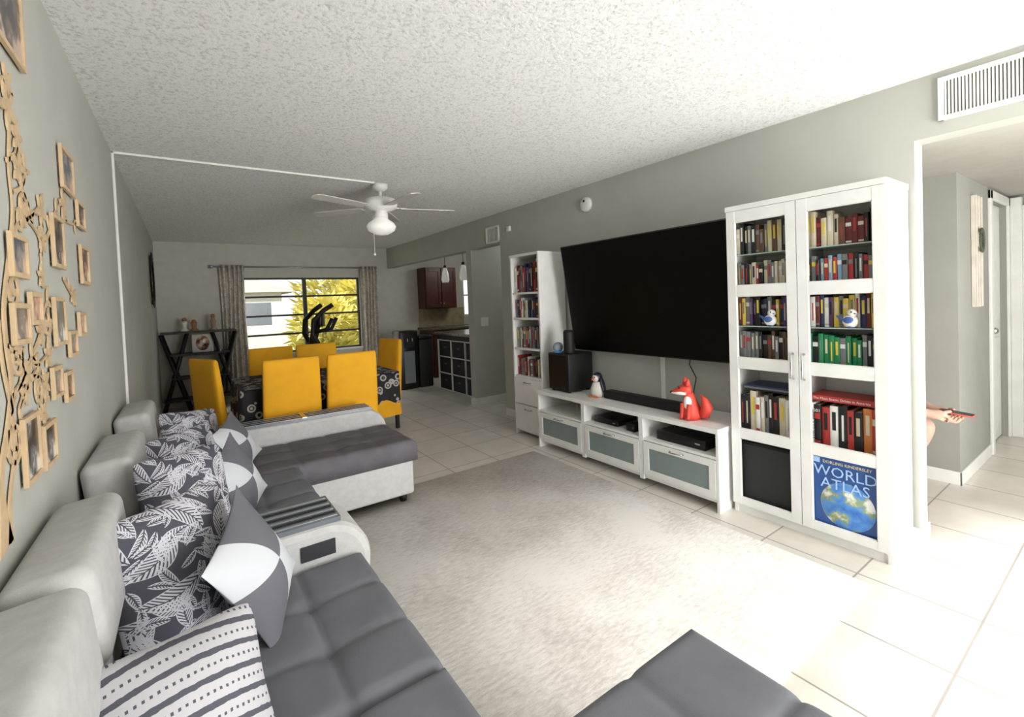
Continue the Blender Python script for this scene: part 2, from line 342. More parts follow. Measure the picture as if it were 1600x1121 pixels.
# ---------------- sofa -----------------
sofa=thing('sectional_sofa','light grey sectional sofa with charcoal tufted seats and a chaise end','sofa',(.1,2.0,0))
def tuft(bm,x0,x1,y0,y1,z0,z1,nx,ny,mi=0,rad=.04,cr=.012,kk=.030):
    nxn=max(12,int((x1-x0)/.012)); nyn=max(12,int((y1-y0)/.012)); G=[]
    for i in range(nxn+1):
        row=[]
        for j in range(nyn+1):
            u=i/nxn; v=j/nyn; x=x0+(x1-x0)*u; y=y0+(y1-y0)*v
            e=min(x-x0,x1-x,y-y0,y1-y); z=z1
            if e<rad: z-=rad*(1-math.sqrt(max(0,1-(1-e/rad)**2)))
            gx=(u*nx)%1; gy=(v*ny)%1
            dx=min(gx,1-gx)*(x1-x0)/nx; dy=min(gy,1-gy)*(y1-y0)/ny
            ix=round(u*nx); iy=round(v*ny)
            a=cr*math.exp(-dx/.014) if 0<ix<nx else 0
            c=cr*math.exp(-dy/.014) if 0<iy<ny else 0
            k=kk*math.exp(-math.sqrt(dx*dx+dy*dy)/.03) if (0<ix<nx and 0<iy<ny) else 0
            z-=max(a,c)+k
            row.append(bm.verts.new((x,y,z)))
        G.append(row)
    for i in range(nxn):
        for j in range(nyn):
            f=bm.faces.new((G[i][j],G[i+1][j],G[i+1][j+1],G[i][j+1])); f.smooth=True; f.material_index=mi
    per=[G[i][0] for i in range(nxn+1)]+[G[nxn][j] for j in range(1,nyn+1)]+[G[i][nyn] for i in range(nxn-1,-1,-1)]+[G[0][j] for j in range(nyn-1,0,-1)]
    lo=[bm.verts.new((p.co.x,p.co.y,z0)) for p in per]; k=len(per)
    for i in range(k):
        f=bm.faces.new((per[i],lo[i],lo[(i+1)%k],per[(i+1)%k])); f.smooth=True; f.material_index=mi
    bm.faces.new(lo)
b=nb(); box(b,-.31,.49,.36,3.0,.07,.30,r=.02); flush('base',b,light,sofa)
b=nb(); box(b,-.31,1.24,3.01,3.60,.07,.31,r=.02); flush('chaise_base',b,light,sofa)
for (y0,y1,ny) in((.36,1.10,3),(1.105,1.81,3),(2.10,3.0,4)):
    b=nb(); tuft(b,-.20,.52,y0,y1,.28,.44,3,ny); flush('seat_cushion',b,char,sofa)
b=nb(); tuft(b,-.20,1.27,3.005,3.605,.30,.44,6,3,cr=.009,kk=.022); flush('chaise_cushion',b,char2,sofa)
for (y0,y1) in((.36,1.24),(1.26,1.84),(2.12,2.98),(3.02,3.62)):
    b=nb(); box(b,-.32,-.195,y0,y1,.30,.64,r=.035,seg=4); flush('backrest',b,light,sofa)
for (y0,y1) in((.60,1.24),(1.28,1.82),(2.18,2.72),(3.10,3.60)):
    b=nb(); box(b,-.08,.075,y0,y1,-.12,.115,r=.036,seg=5,M=None)
    b.transform(Matrix.Translation((-.245,0,.745))@Matrix.Rotation(math.radians(-6),4,'Y')); flush('headrest',b,light,sofa)
def arm(y0,y1,x0,x1,lx0,top=.565):
    b=nb(); R=.17
    pts=[(x0,.07),(x0,top)]
    for a in range(0,13):
        t=PI/2-a*PI/2/12; pts.append((x1-R+R*math.cos(t),top-R+R*math.sin(t)))
    pts.append((x1-.02,.07))
    A=[b.verts.new((x,y0,z)) for x,z in pts]; B=[b.verts.new((x,y1,z)) for x,z in pts]; n=len(pts)
    for i in range(n):
        f=b.faces.new((A[i],A[(i+1)%n],B[(i+1)%n],B[i])); f.smooth=False
    b.faces.new(A[::-1]); b.faces.new(B)
    o=flush('armrest',b,light,sofa,bev=.03)
    b=nb(); lx1=x1-.11; n=7
    box(b,lx0,lx1,y0+.018,y1-.018,top-.005,top+.012)
    for i in range(n):
        yy=y0+.03+(y1-y0-.06)*(i+.5)/n
        box(b,lx0+.008,lx1-.008,yy-.010,yy+.004,top+.012,top+.016,1 if i%2 else 2)
    flush('striped_lid',b,[lidgrey,matblack,silver],o,bev=.001)
    return o
a1=arm(1.815,2.095,-.18,.56,.02); a2=arm(3.615,3.86,-.18,1.28,.15)
b=nb(); box(b,.66,.69,3.64,3.84,.577,.585); flush('hinge_strip',b,chrome,a2)
b=nb(); box(b,.30,.42,1.808,1.815,.455,.51); flush('console_recess',b,mat('dark_slot',(.16,.16,.18),.5),a1)
for (x,y) in((.44,.45),(.44,1.6),(.44,2.5),(-.25,.45),(-.25,3.5),(1.18,3.08),(1.18,3.52),(.5,3.52)):
    b=nb(); lathe(b,[(.001,.012),(.022,.012),(.03,.075),(.001,.075)],(x,y,0),14); flush('foot',b,matblack,sofa)
ot=thing('ottoman','charcoal tufted ottoman standing alone at the near edge of the rug','ottoman',(.86,.49,0))
b=nb(); box(b,.61,1.11,.22,.76,.06,.32,r=.02); flush('base',b,light,ot)
b=nb(); tuft(b,.59,1.14,.19,.79,.30,.44,2,2); flush('cushion',b,char,ot)
for x in(.66,1.06):
    for y in(.27,.71): b=nb(); lathe(b,[(.001,.001),(.02,.001),(.028,.07),(.001,.07)],(x,y,0),12); flush('foot',b,matblack,ot)
def pillow(name,label,c,w,h,t,yaw,tilt,m,group,roll=0,rd=.06,ex=.62,pin=.09):
    b=nb(); n=28
    def P(a,c_,s):
        co=1-rd*(a*a*c_*c_)**2
        k2=(1-pin*(1-abs(a)**1.6))*co; k1=(1-pin*(1-abs(c_)**1.6))*co
        th=t*((1-a*a)*(1-c_*c_))**ex
        return (s*th/2, a*w/2*k1, c_*h/2*k2)
    for s in(1,-1):
        G=[[b.verts.new(P(math.sin((-1+2*i/n)*PI/2),math.sin((-1+2*j/n)*PI/2),s)) for j in range(n+1)] for i in range(n+1)]
        for i in range(n):
            for j in range(n):
                f=b.faces.new((G[i][j],G[i+1][j],G[i+1][j+1],G[i][j+1])); f.smooth=True
    bmesh.ops.remove_doubles(b,verts=b.verts,dist=.0003)
    bmesh.ops.recalc_face_normals(b,faces=b.faces)
    me=bpy.data.meshes.new(name); b.to_mesh(me); b.free(); me.materials.append(m)
    o=bpy.data.objects.new(name,me); C.objects.link(o)
    o.matrix_world=Matrix.Translation(c)@Matrix.Rotation(math.radians(yaw),4,'Z')@Matrix.Rotation(math.radians(-tilt),4,'Y')@Matrix.Rotation(math.radians(roll),4,'X')
    return tag(o,label,'pillow',group)
g='leaf print throw pillows along the sofa back'; g2='grey and white quartered throw pillows'
pillow('throw_pillow','pale grey pillow with dark stripes nearest on the sofa',(-.045,1.15,.560),.34,.33,.20,-74,30,stripeM,'throw pillows on the sofa',-2,.10)
pillow('throw_pillow','big leaf print pillow behind the nearest grey quartered pillow',(-.05,1.66,.640),.37,.42,.19,-56,16,floralM,g,3,.10)
pillow('throw_pillow','leaf print pillow between second headrest and the striped console arm',(-.03,2.16,.68),.35,.36,.16,-54,16,floralM,g,-4,.10)
pillow('throw_pillow','leaf print pillow in front of third grey headrest',(-.03,2.70,.64),.36,.38,.17,-52,16,floralM,g,3,.10)
pillow('throw_pillow','farthest leaf print pillow at the chaise end of the sofa',(.0,3.40,.625),.38,.36,.16,-50,20,floralM,g,-8,.10)
pillow('throw_pillow','nearest grey and white quartered pillow leaning on leaf print pillow',(.135,1.56,.615),.34,.38,.14,-26,20,quartM,g2,20,.0,.75,.12)
pillow('throw_pillow','middle grey and white quartered pillow behind the console arm',(.16,2.44,.605),.34,.35,.13,-28,20,quartM,g2,18,.0,.75,.12)
pillow('throw_pillow','farthest grey and white quartered pillow lying against chaise pillows',(.22,3.24,.58),.33,.33,.12,-30,26,quartM,g2,16,.0,.75,.12)
# ---------------- TV bench -----------------
BX=2.65; BY0=1.60; BY1=3.40; BZ=.53; BB=3.08
tb=thing('tv_bench','long white tv bench with open shelves and frosted glass drawers','tv bench',(2.85,2.5,0))
b=nb(); box(b,BX-.01,BB+.002,BY0-.004,BY1+.004,BZ-.03,BZ); flush('top_panel',b,white,tb,bev=.002)
W=(BY1-BY0)/3
b=nb()
for i in range(4):
    y=BY0+W*i; box(b,BX,BB,max(BY0,y-.018),min(BY1,y+.018),.0 if i in(0,3) else .05,BZ-.031)
box(b,BX+.01,BB-.014,BY0+.002,BY1-.002,.06,.08); box(b,BB-.012,BB-.001,BY0+.001,BY1-.001,.061,BZ-.032)
for i in range(3): box(b,BX+.002,BB-.014,BY0+W*i+.017,BY0+W*(i+1)-.017,.335,.352)
flush('carcass',b,white,tb)
for i in range(3):
    y0=BY0+W*i+.022; y1=BY0+W*(i+1)-.022; z0,z1=.085,.33
    b=nb(); e=.045; x=BX-.003
    box(b,x,x+.02,y0,y0+e,z0,z1); box(b,x,x+.02,y1-e,y1,z0,z1); box(b,x,x+.02,y0+e,y1-e,z0,z0+e); box(b,x,x+.02,y0+e,y1-e,z1-e,z1)
    dr=flush('drawer',b,white,tb)
    b=nb(); box(b,x+.006,x+.012,y0+e,y1-e,z0+e,z1-e); flush('frosted_panel',b,frost,dr)
    b=nb(); ym=(y0+y1)/2; tube(b,[(x,ym-.05,z1-.022),(x-.022,ym-.045,z1-.022),(x-.022,ym+.045,z1-.022),(x,ym+.05,z1-.022)],.005); flush('handle',b,chrome,dr)
def blk(name,label,cat,x0,x1,y0,y1,z0,z1,m=black,r=.006):
    b=nb(); box(b,x0,x1,y0,y1,z0,z1,r=r,seg=2)
    box(b,x0-.001,x0+.001,y0+(y1-y0)*.1,y0+(y1-y0)*.2,z0+(z1-z0)*.45,z0+(z1-z0)*.6,1)
    return tag(flush(name,b,[m,chrome],loc=((x0+x1)/2,(y0+y1)/2,z0)),label,cat)
zs=.3525
blk('media_player','flat black media box in middle open shelf of tv bench','media player',2.72,2.95,2.48,2.74,zs,zs+.045)
blk('hard_drive','small black box right of media box in middle bench shelf','hard drive',2.70,2.82,2.30,2.38,zs,zs+.06)
blk('disc_player','wide black player in the right open shelf of tv bench','disc player',2.70,3.0,1.72,2.10,zs,zs+.065)
t=thing('soundbar','long black soundbar lying on the white tv bench','soundbar',(2.86,2.42,BZ))
b=nb(); box(b,2.82,2.92,1.98,2.72,BZ+.001,BZ+.065,r=.012); flush('grille',b,matblack,t)
for q in((1.975,1.98),(2.72,2.725)): b=nb(); box(b,2.83,2.91,q[0],q[1],BZ+.006,BZ+.06); flush('end_cap',b,black,t)
t=thing('subwoofer','black cube subwoofer at far end of the tv bench','speaker',(2.88,3.2,BZ))
b=nb(); box(b,2.74,3.04,3.05,3.33,BZ+.015,BZ+.35,r=.01,seg=2); flush('cabinet',b,matblack,t)
b=nb(); box(b,2.735,2.742,3.07,3.31,BZ+.03,BZ+.335); flush('grille',b,black,t)
for y in(3.08,3.30):
    for x in(2.77,3.0): b=nb(); lathe(b,[(.001,0.001),(.015,0.001),(.015,.016),(.001,.016)],(x,y,BZ),10); flush('foot',b,black,t)
sz=BZ+.352
t=thing('voice_speaker','black cylindrical smart speaker standing on the subwoofer','speaker',(2.80,3.10,sz)); b=nb(); lathe(b,[(.001,0),(.045,0),(.05,.01),(.05,.19),(.044,.205),(.001,.207)],(2.80,3.10,sz),24); flush('body',b,matblack,t)
b=nb(); lathe(b,[(.001,.207),(.038,.207),(.036,.211),(.001,.211)],(2.80,3.10,sz),24); flush('control_ring',b,matblack,t)
t=thing('ball_speaker','small pale grey ball speaker beside black cylindrical speaker','speaker',(2.79,3.24,sz)); b=nb(); ell(b,(2.79,3.24,sz+.05),(.048,.048,.046),seg=20); flush('fabric_ball',b,mat('grey_blue_fabric',(.55,.60,.66),.9),t)
b=nb(); lathe(b,[(.001,0),(.034,0),(.036,.012),(.001,.012)],(2.79,3.24,sz),20); flush('base_ring',b,mat('blue_ring',(.2,.45,.7),.4,emis=.4),t)
px,py=2.84,2.80
t=thing('penguin_figurine','small white and navy penguin figurine on the tv bench','figurine',(px,py,BZ))
navy=mat('navy_glaze',(.10,.11,.18),.35); cream=mat('cream_glaze',(.88,.87,.84),.4)
b=nb(); lathe(b,[(.001,0.001),(.05,.003),(.062,.03),(.058,.08),(.042,.12),(.03,.13),(.001,.135)],(px,py,BZ),20); flush('body',b,cream,t)
b=nb(); ell(b,(px,py,BZ+.165),(.045,.042,.045),0,18); flush('head',b,navy,t)
b=nb(); ell(b,(px-.028,py,BZ+.16),(.022,.034,.032),0,14); flush('face',b,cream,t)
for s in(-1,1):
    b=nb(); ell(b,(px+.005,py+s*.058,BZ+.10),(.026,.012,.075),0,12,M=Matrix.Rotation(s*.28,4,'X')); flush('flipper',b,navy,t)
    b=nb(); ell(b,(px-.05,py+s*.025,BZ+.008),(.03,.018,.008),0,10); flush('webbed_foot',b,mat('orange_glaze',(.85,.45,.12),.4),t)
    b=nb(); ell(b,(px-.05,py+s*.013,BZ+.172),.005,0,8); flush('eye',b,black,t)
b=nb(); tube(b,[(px-.045,py,BZ+.158),(px-.072,py,BZ+.15)],[.010,.002]); flush('beak',b,mat('orange_glaze',(.85,.45,.12),.4),t)
fx,fy=2.77,1.86
t=thing('fox_figurine','red sitting fox figurine on near end of tv bench','figurine',(fx,fy,BZ))
red=mat('red_lacquer',(.84,.28,.22),.55); wht=mat('white_lacquer',(.92,.90,.88),.4)
b=nb(); rs=[]
for z,rx,ry,ox in((.001,.068,.060,0),(.03,.075,.068,0),(.07,.070,.062,-.003),(.11,.056,.048,-.010),(.15,.042,.036,-.02),(.185,.032,.03,-.028)):
    rs.append([Vector((fx+ox+rx*math.cos(k*2*PI/18),fy+ry*math.sin(k*2*PI/18),BZ+z)) for k in range(18)])
rings(b,rs,0,True); flush('body',b,red,t)
b=nb(); ell(b,(fx-.045,fy-.005,BZ+.11),(.03,.03,.06)); flush('chest',b,wht,t)
hz=BZ+.205; hc=Vector((fx-.035,fy+.015,hz)); HM=Matrix.Rotation(math.radians(-50),4,'Z')
A6=[k*2*PI/12 for k in range(12)]
hr=[[Vector((x,y*math.cos(a),z*math.sin(a)+o)) for a in A6] for x,y,z,o in((.035,.02,.018,0),(.025,.046,.040,0),(-.01,.05,.042,0),(-.04,.032,.028,-.008),(-.09,.008,.007,-.02))]
b=nb(); rings(b,[[hc+HM@p for p in r] for r in hr],0,True); flush('head',b,red,t)
b=nb(); rr=[[hc+HM@Vector((-.094,.007*math.cos(a),.006*math.sin(a)-.026)) for a in A6],[hc+HM@Vector((-.045,.033*math.cos(a),.018*math.sin(a)-.024)) for a in A6],[hc+HM@Vector((-.005,.050*math.cos(a),.02*math.sin(a)-.022)) for a in A6]]
rings(b,rr,0,True); flush('white_muzzle',b,wht,t)
b=nb(); ell(b,hc+HM@Vector((-.095,0,-.02)),.008,0,8); flush('nose',b,black,t)
for s in(-1,1):
    b=nb(); q=hc+HM@Vector((.005,s*.033,.028)); tube(b,[q,q+Vector((0,s*.006,.025)),q+Vector((0,s*.010,.05))],[.022,.015,.002],8); flush('ear',b,red,t)
    b=nb(); ell(b,hc+HM@Vector((-.045,s*.026,.010)),.006,0,8); flush('eye',b,black,t)
    b=nb(); tube(b,[(fx-.06,fy+s*.025,BZ+.11),(fx-.075,fy+s*.025,BZ+.02),(fx-.09,fy+s*.025,BZ+.012)],[.016,.013,.011],10); flush('front_leg',b,red,t)
b=nb(); tube(b,[(fx+.03,fy-.04,BZ+.03),(fx+.02,fy-.085,BZ+.042),(fx+.01,fy-.11,BZ+.09),(fx,fy-.10,BZ+.14),(fx-.004,fy-.075,BZ+.175)],[.02,.036,.038,.024,.003],12); flush('tail',b,red,t)
t=thing('television','huge black flat screen television tilted forward on the wall','television',(3.0,2.40,.9))
b=nb(); TM=Matrix.Translation((3.045,0,.895))@Matrix.Rotation(math.radians(-8.5),4,'Y')
box(b,-.035,0,1.59,3.25,0,.975,r=.004,seg=1,M=TM); flush('bezel',b,black,t)
b=nb(); box(b,-.0365,-.035,1.60,3.24,.012,.965,M=TM); flush('screen',b,mat('tv_screen',(.010,.010,.012),.38,spec=.2),t)
b=nb(); box(b,2.98,3.085,2.2,2.6,1.25,1.55); flush('wall_bracket',b,matblack,t)
b=nb(); q=onX(1080,557,3.06)
tube(b,[(3.07,q.y,.95),(3.05,q.y+.01,.85),(3.07,q.y-.03,.75),(3.08,q.y,.65),(3.05,q.y-.02,.55)],.004,6); tag(flush('power_cable',b,black,loc=(3.07,q.y,.6)),'thin black cable dangling below the television','cable')
# ---------------- books -----------------
PAL=[('black',(.10,.10,.11)),('dark red',(.40,.14,.14)),('red',(.66,.20,.19)),('cream',(.82,.78,.68)),('white',(.88,.88,.86)),('yellow',(.86,.76,.30)),('navy blue',(.15,.19,.34)),('grey',(.48,.49,.50)),('brown',(.38,.28,.21)),('light blue',(.50,.64,.74)),('green',(.12,.52,.32)),('orange',(.82,.50,.24)),('purple',(.34,.22,.40))]
BM={n:mat('cover_'+n.replace(' ','_'),c,.45) for n,c in PAL}
ORD=['first','second','third','fourth','fifth','sixth','seventh','eighth','ninth','tenth','eleventh','twelfth','thirteenth','fourteenth','fifteenth','sixteenth','seventeenth','eighteenth','nineteenth','twentieth']
def book(xf,yc,z,th,h,dp,col,label,group,band=None):
    b=nb(); c=.0022
    box(b,-dp/2,dp/2,-th/2,-th/2+c,0,h); box(b,-dp/2,dp/2,th/2-c,th/2,0,h)
    rs=[]
    for zz in(0,h):
        rs.append([Vector((-dp/2-.003*math.cos(a),th/2*math.sin(a),zz)) for a in(-PI/2,-PI/4,0,PI/4,PI/2)]+[Vector((-dp/2+.003,th/2,zz)),Vector((-dp/2+.003,-th/2,zz))])
    rings(b,rs,0,False)
    box(b,-dp/2+.003,dp/2-.004,-th/2+c,th/2-c,.003,h-.004,1)
    if band:
        k=random.random()
        if k<.5: box(b,-dp/2-.0036,-dp/2,-th*.22,th*.22,h*.42,h*.86,2)
        elif k<.8: box(b,-dp/2-.0036,-dp/2,-th*.42,th*.42,h*.66,h*.80,2); box(b,-dp/2-.0036,-dp/2,-th*.42,th*.42,h*.06,h*.12,2)
        else: box(b,-dp/2-.0036,-dp/2,-th*.12,th*.12,h*.2,h*.8,2)
    o=flush('book',b,[BM[col],page,BM[band or 'cream']],loc=(0,0,0)); o.location=(xf+dp/2+.004,yc,z); tag(o,label,'book',group); return o
def row(xf,yl,yr,z,hmin,hmax,tmin,tmax,dp,cols,where,group,fill=1.0):
    y=yl-.004; i=0; out=[]
    end=yl-(yl-yr)*fill
    while i<20:
        th=random.uniform(tmin,tmax)
        if y-th<end+.004: break
        col=random.choice(cols); h=random.uniform(hmin,hmax)
        band=random.choice([c for c in('cream','white','yellow','black','red','grey') if c!=col])
        size='thick' if th>(tmin+tmax)/2 else 'thin'
        out.append(book(xf+random.uniform(0,.012),y-th/2,z,th,h,dp,col,f"{size} {col} book {ORD[i]} from left, {where}",group,band))
        y-=th+.0012; i+=1
    return out
GX=2.757; GB=3.09; G0=.775; G1=1.575; GZ=1.90
gc=thing('glass_door_cabinet','tall white bookcase cabinet with two glazed panelled doors','cabinet',(2.92,1.175,0))
b=nb(); t_=.02
box(b,GX+.02,GB,G0,G0+t_,0,GZ-.031); box(b,GX+.02,GB,G1-t_,G1,0,GZ-.031); box(b,GX-.002,GB+.002,G0-.003,G1+.003,GZ-.03,GZ); box(b,GX+.021,GB-.01,G0+t_,G1-t_,.05,.08); box(b,GX+.03,GX+.05,G0+t_,G1-t_,0,.05)
box(b,GB-.009,GB-.001,G0+t_,G1-t_,.05,GZ-.031); box(b,GX+.03,GB-.01,1.165,1.185,.08,GZ-.031)
flush('carcass',b,white,gc)
for z in(.505,.94,1.385):
    b=nb(); box(b,GX+.025,GB-.01,G0+t_,1.165,z-.009,z+.009); box(b,GX+.025,GB-.01,1.185,G1-t_,z-.009,z+.009); flush('shelf',b,white,gc)
for z in(1.165,1.60):
    b=nb(); box(b,GX+.03,GB-.01,G0+t_+.001,1.164,z-.0025,z+.0025); box(b,GX+.03,GB-.01,1.186,G1-t_-.001,z-.0025,z+.0025); flush('glass_shelf',b,mat('pale_edge_glass',(.62,.70,.67),.1),gc)
PZ=[(.105,.475),(.535,.91),(.975,1.35),(1.415,1.80)]
for k,(y0,y1) in enumerate(((G0+.002,1.173),(1.177,G1-.002))):
    b=nb(); e=.052; x=GX; ya,yb=y0+e,y1-e
    box(b,x,x+.018,y0,ya,.06,GZ-.032); box(b,x,x+.018,yb,y1,.06,GZ-.032)
    zz=[.06]+[v for p in PZ for v in p]+[GZ-.032]
    for i in range(0,len(zz),2): box(b,x+.001,x+.017,ya,yb,zz[i],zz[i+1])
    dr=flush('door',b,white,gc)
    b=nb(); w_=.004
    for (z0,z1) in PZ:
        for q in((ya,ya+w_,z0,z1),(yb-w_,yb,z0,z1),(ya,yb,z0,z0+w_),(ya,yb,z1-w_,z1)): box(b,x+.006,x+.012,*q)
    flush('pane_bead',b,trim,dr)
    yh=(y1-.026) if k==0 else (y0+.026)
    b=nb(); tube(b,[(x,yh,.88),(x-.028,yh,.885),(x-.028,yh,1.015),(x,yh,1.02)],.006); flush('handle',b,chrome,dr)
bx=GX+.065
doors={'left':(G1-.024,1.189),'right':(1.161,G0+.024)}
for nm,(yl,yr) in doors.items():
    gp=f'books behind the {nm} cabinet door'
    w=f'behind {nm} cabinet door'
    row(bx,yl,yr,1.604,.135,.20,.018,.030,.13,['black','cream','brown','yellow','dark red','grey'] if nm=='left' else ['cream','dark red','dark red','black','brown'],'top shelf '+w,gp)
    row(bx,yl,yr,1.395,.135,.165,.016,.026,.12,['red','black','cream','grey','light blue','grey'],'second shelf '+w,gp)
    row(bx,yl,yr,1.169,.15,.18,.016,.026,.12,['dark red','yellow','black','white','purple','navy blue','grey'],'third shelf '+w,gp)
    row(bx,yl,yr,.950,.14,.19,.018,.03,.13,['black','dark red','brown','grey'] if nm=='left' else ['green','green','grey','black','light blue'],'fourth shelf '+w,gp)
row(bx-.01,doors['left'][0],doors['left'][1],.515,.21,.25,.022,.040,.19,['black','cream','grey','cream','black','white'],'tall fifth shelf behind left cabinet door','books behind the left cabinet door',.85)
rw=row(bx-.01,doors['right'][0],doors['right'][1],.515,.21,.245,.028,.042,.19,['yellow','white','orange','black','red','dark red'],'tall fifth shelf behind right cabinet door','books behind the right cabinet door',.97)
for i in range(3):
    b=nb(); box(b,-.10,.10,-.15,.15,0,.010); box(b,-.098,.099,-.149,.149,.002,.008,1)
    o=flush('magazine',b,[[BM['black'],BM['grey'],BM['navy blue']][i],page],loc=(0,0,0)); o.location=(bx+.115,1.38,.515+.252+i*.0105); tag(o,['lowest','middle','topmost'][i]+' dark magazine lying flat on tall books, left cabinet door','magazine','magazines lying on tall books')
b=nb(); box(b,-.09,.09,-.15,.15,0,.030); box(b,-.088,.088,-.149,.149,.003,.027,1); o=flush('book',b,[BM['red'],page],loc=(0,0,0)); o.location=(bx+.09,1.0,.515+.247); WM[o.name]=Matrix.Translation(o.location)
tag(o,'red road trip book lying flat on tall books, right cabinet door','book')
text('title','The Most Scenic Drives in America',.0185,faceX(bx-.001,1.0,.515+.256),BM['white'],o)
def contrast(o): return BM['white'] if any(k in o.data.materials[0].name for k in('black','red')) else BM['black']
if len(rw)>1:
    o=rw[1]; o.location.x=bx-.012+.004+.095; WM[o.name]=Matrix.Translation(o.location)
    text('title','501',.024,faceX(o.location.x-.1005,o.location.y,.70),contrast(o),o)
    o=rw[0]; o.location.x=bx-.012+.004+.095; WM[o.name]=Matrix.Translation(o.location)
    Mv=Matrix.Translation((o.location.x-.1005,o.location.y-.006,.63))@faceX(0,0,0)@Matrix.Rotation(-PI/2,4,'Z')
    text('title','SIGNS + STUNTS',.022,Mv,contrast(o),o)
b=nb(); box(b,bx-.02,bx+.2,1.20,1.54,.081,.45,r=.006,seg=1); box(b,bx-.022,bx-.02,1.22,1.52,.10,.43,1); tag(flush('storage_box',b,[matblack,mat('dark_mesh',(.14,.15,.16),.7)],loc=(bx+.08,1.37,.081)),'black storage box behind the lowest left door panel','box')
ax=GX+.024
t=thing('atlas_book','large blue world atlas showing its cover behind lowest right door panel','book',(ax+.02,.975,.081))
b=nb(); box(b,ax,ax+.004,.80,1.15,.082,.485); box(b,ax+.026,ax+.030,.80,1.15,.082,.485); box(b,ax+.004,ax+.026,1.146,1.15,.082,.485); cov=flush('cover',b,mat('atlas_blue',(.16,.32,.58),.35),t)
b=nb(); box(b,ax+.004,ax+.026,.805,1.145,.086,.481); flush('pages',b,page,t)
b=nb(); lathe(b,[(.001,0),(.125,0),(.123,.0015),(.001,.002)],(ax,.965,.225),40,M=Matrix.Rotation(-PI/2,4,'Y')); flush('globe_picture',b,globeM,cov)
gold=mat('gold_print',(.92,.88,.65),.4); pale=mat('pale_blue_print',(.66,.80,.96),.4)
text('title','DORLING KINDERSLEY',.0215,faceX(ax-.001,.965,.437),gold,cov)
text('title','WORLD',.078,faceX(ax-.003,.975,.370),pale,cov); text('title','ATLAS',.078,faceX(ax-.003,.975,.305),pale,cov)
b=nb(); box(b,ax-.001,ax,1.09,1.12,.432,.462); flush('publisher_mark',b,pale,cov)
blue=mat('blue_glaze',(.25,.38,.62),.3)
def bird(y,z,label):
    t=thing('ceramic_bird',label,'figurine',(bx-.02,y,z),0,'blue and white ceramic birds')
    x=bx-.025
    b=nb(); ell(b,(x,y,z+.034),(.022,.036,.034),0,16); flush('body',b,cream,t)
    b=nb(); ell(b,(x,y-.008,z+.076),(.019,.023,.022),0,14); flush('head',b,cream,t)
    b=nb(); ell(b,(x-.017,y+.004,z+.04),(.009,.024,.018),0,12); flush('wing',b,blue,t)
    b=nb(); tube(b,[(x-.010,y-.016,z+.076),(x-.016,y-.032,z+.072)],[.006,.001],6); flush('beak',b,blue,t)
    b=nb(); tube(b,[(x,y+.03,z+.04),(x,y+.062,z+.062)],[.012,.005],6); flush('tail',b,blue,t)
    b=nb(); lathe(b,[(.001,0.0005),(.018,0.0005),(.014,.008),(.001,.008)],(x,y,z),14); flush('base',b,blue,t)
    b=nb(); ell(b,(x-.017,y-.010,z+.082),.004,0,8); flush('eye',b,black,t)
p=onX(1203,497,bx-.03); bird(p.y,1.169,'blue and white ceramic bird behind the left cabinet door')
p=onX(1328,497,bx-.03); bird(p.y,1.169,'blue and white ceramic bird behind the right cabinet door')
# ---------------- narrow bookcase -----------------
NX=2.76; NB=3.09; N0=3.45; N1=3.92; NZ=1.84
nc=thing('narrow_bookcase','narrow white bookcase with open shelves over two drawers','bookcase',(2.93,3.68,0))
b=nb(); box(b,NX,NB,N0,N0+.02,0,NZ-.026); box(b,NX,NB,N1-.02,N1,0,NZ-.026); box(b,NX-.005,NB+.002,N0-.003,N1+.003,NZ-.025,NZ); box(b,NB-.009,NB-.001,N0+.02,N1-.02,.04,NZ-.026); box(b,NX+.02,NB-.01,N0+.02,N1-.02,.03,.05)
flush('carcass',b,white,nc)
NS=[1.445,1.19,.885,.60]
for z in NS: b=nb(); box(b,NX+.004,NB-.01,N0+.02,N1-.02,z-.01,z+.01); flush('shelf',b,white,nc)
for z0,z1 in((.05,.315),(.322,.587)):
    b=nb(); box(b,NX-.002,NX+.018,N0+.022,N1-.022,z0,z1); dr=flush('drawer',b,white,nc,bev=.002)
    ym=(N0+N1)/2; b=nb(); tube(b,[(NX,ym-.05,z1-.04),(NX-.022,ym-.045,z1-.04),(NX-.022,ym+.045,z1-.04),(NX,ym+.05,z1-.04)],.005); flush('handle',b,chrome,dr)
dk=['black','dark red','brown','navy blue','cream','grey','red','white']
for k,z in enumerate(NS):
    hh=[.30,.20,.24,.20][k]
    row(NX+.03,N1-.024,N0+.024,z+.0105,hh*.82,hh*1.0,.022,.040,.16,dk+['dark red','purple','grey'],['top','second','third','lowest open'][k]+' shelf of narrow bookcase','books in the narrow bookcase',.97)
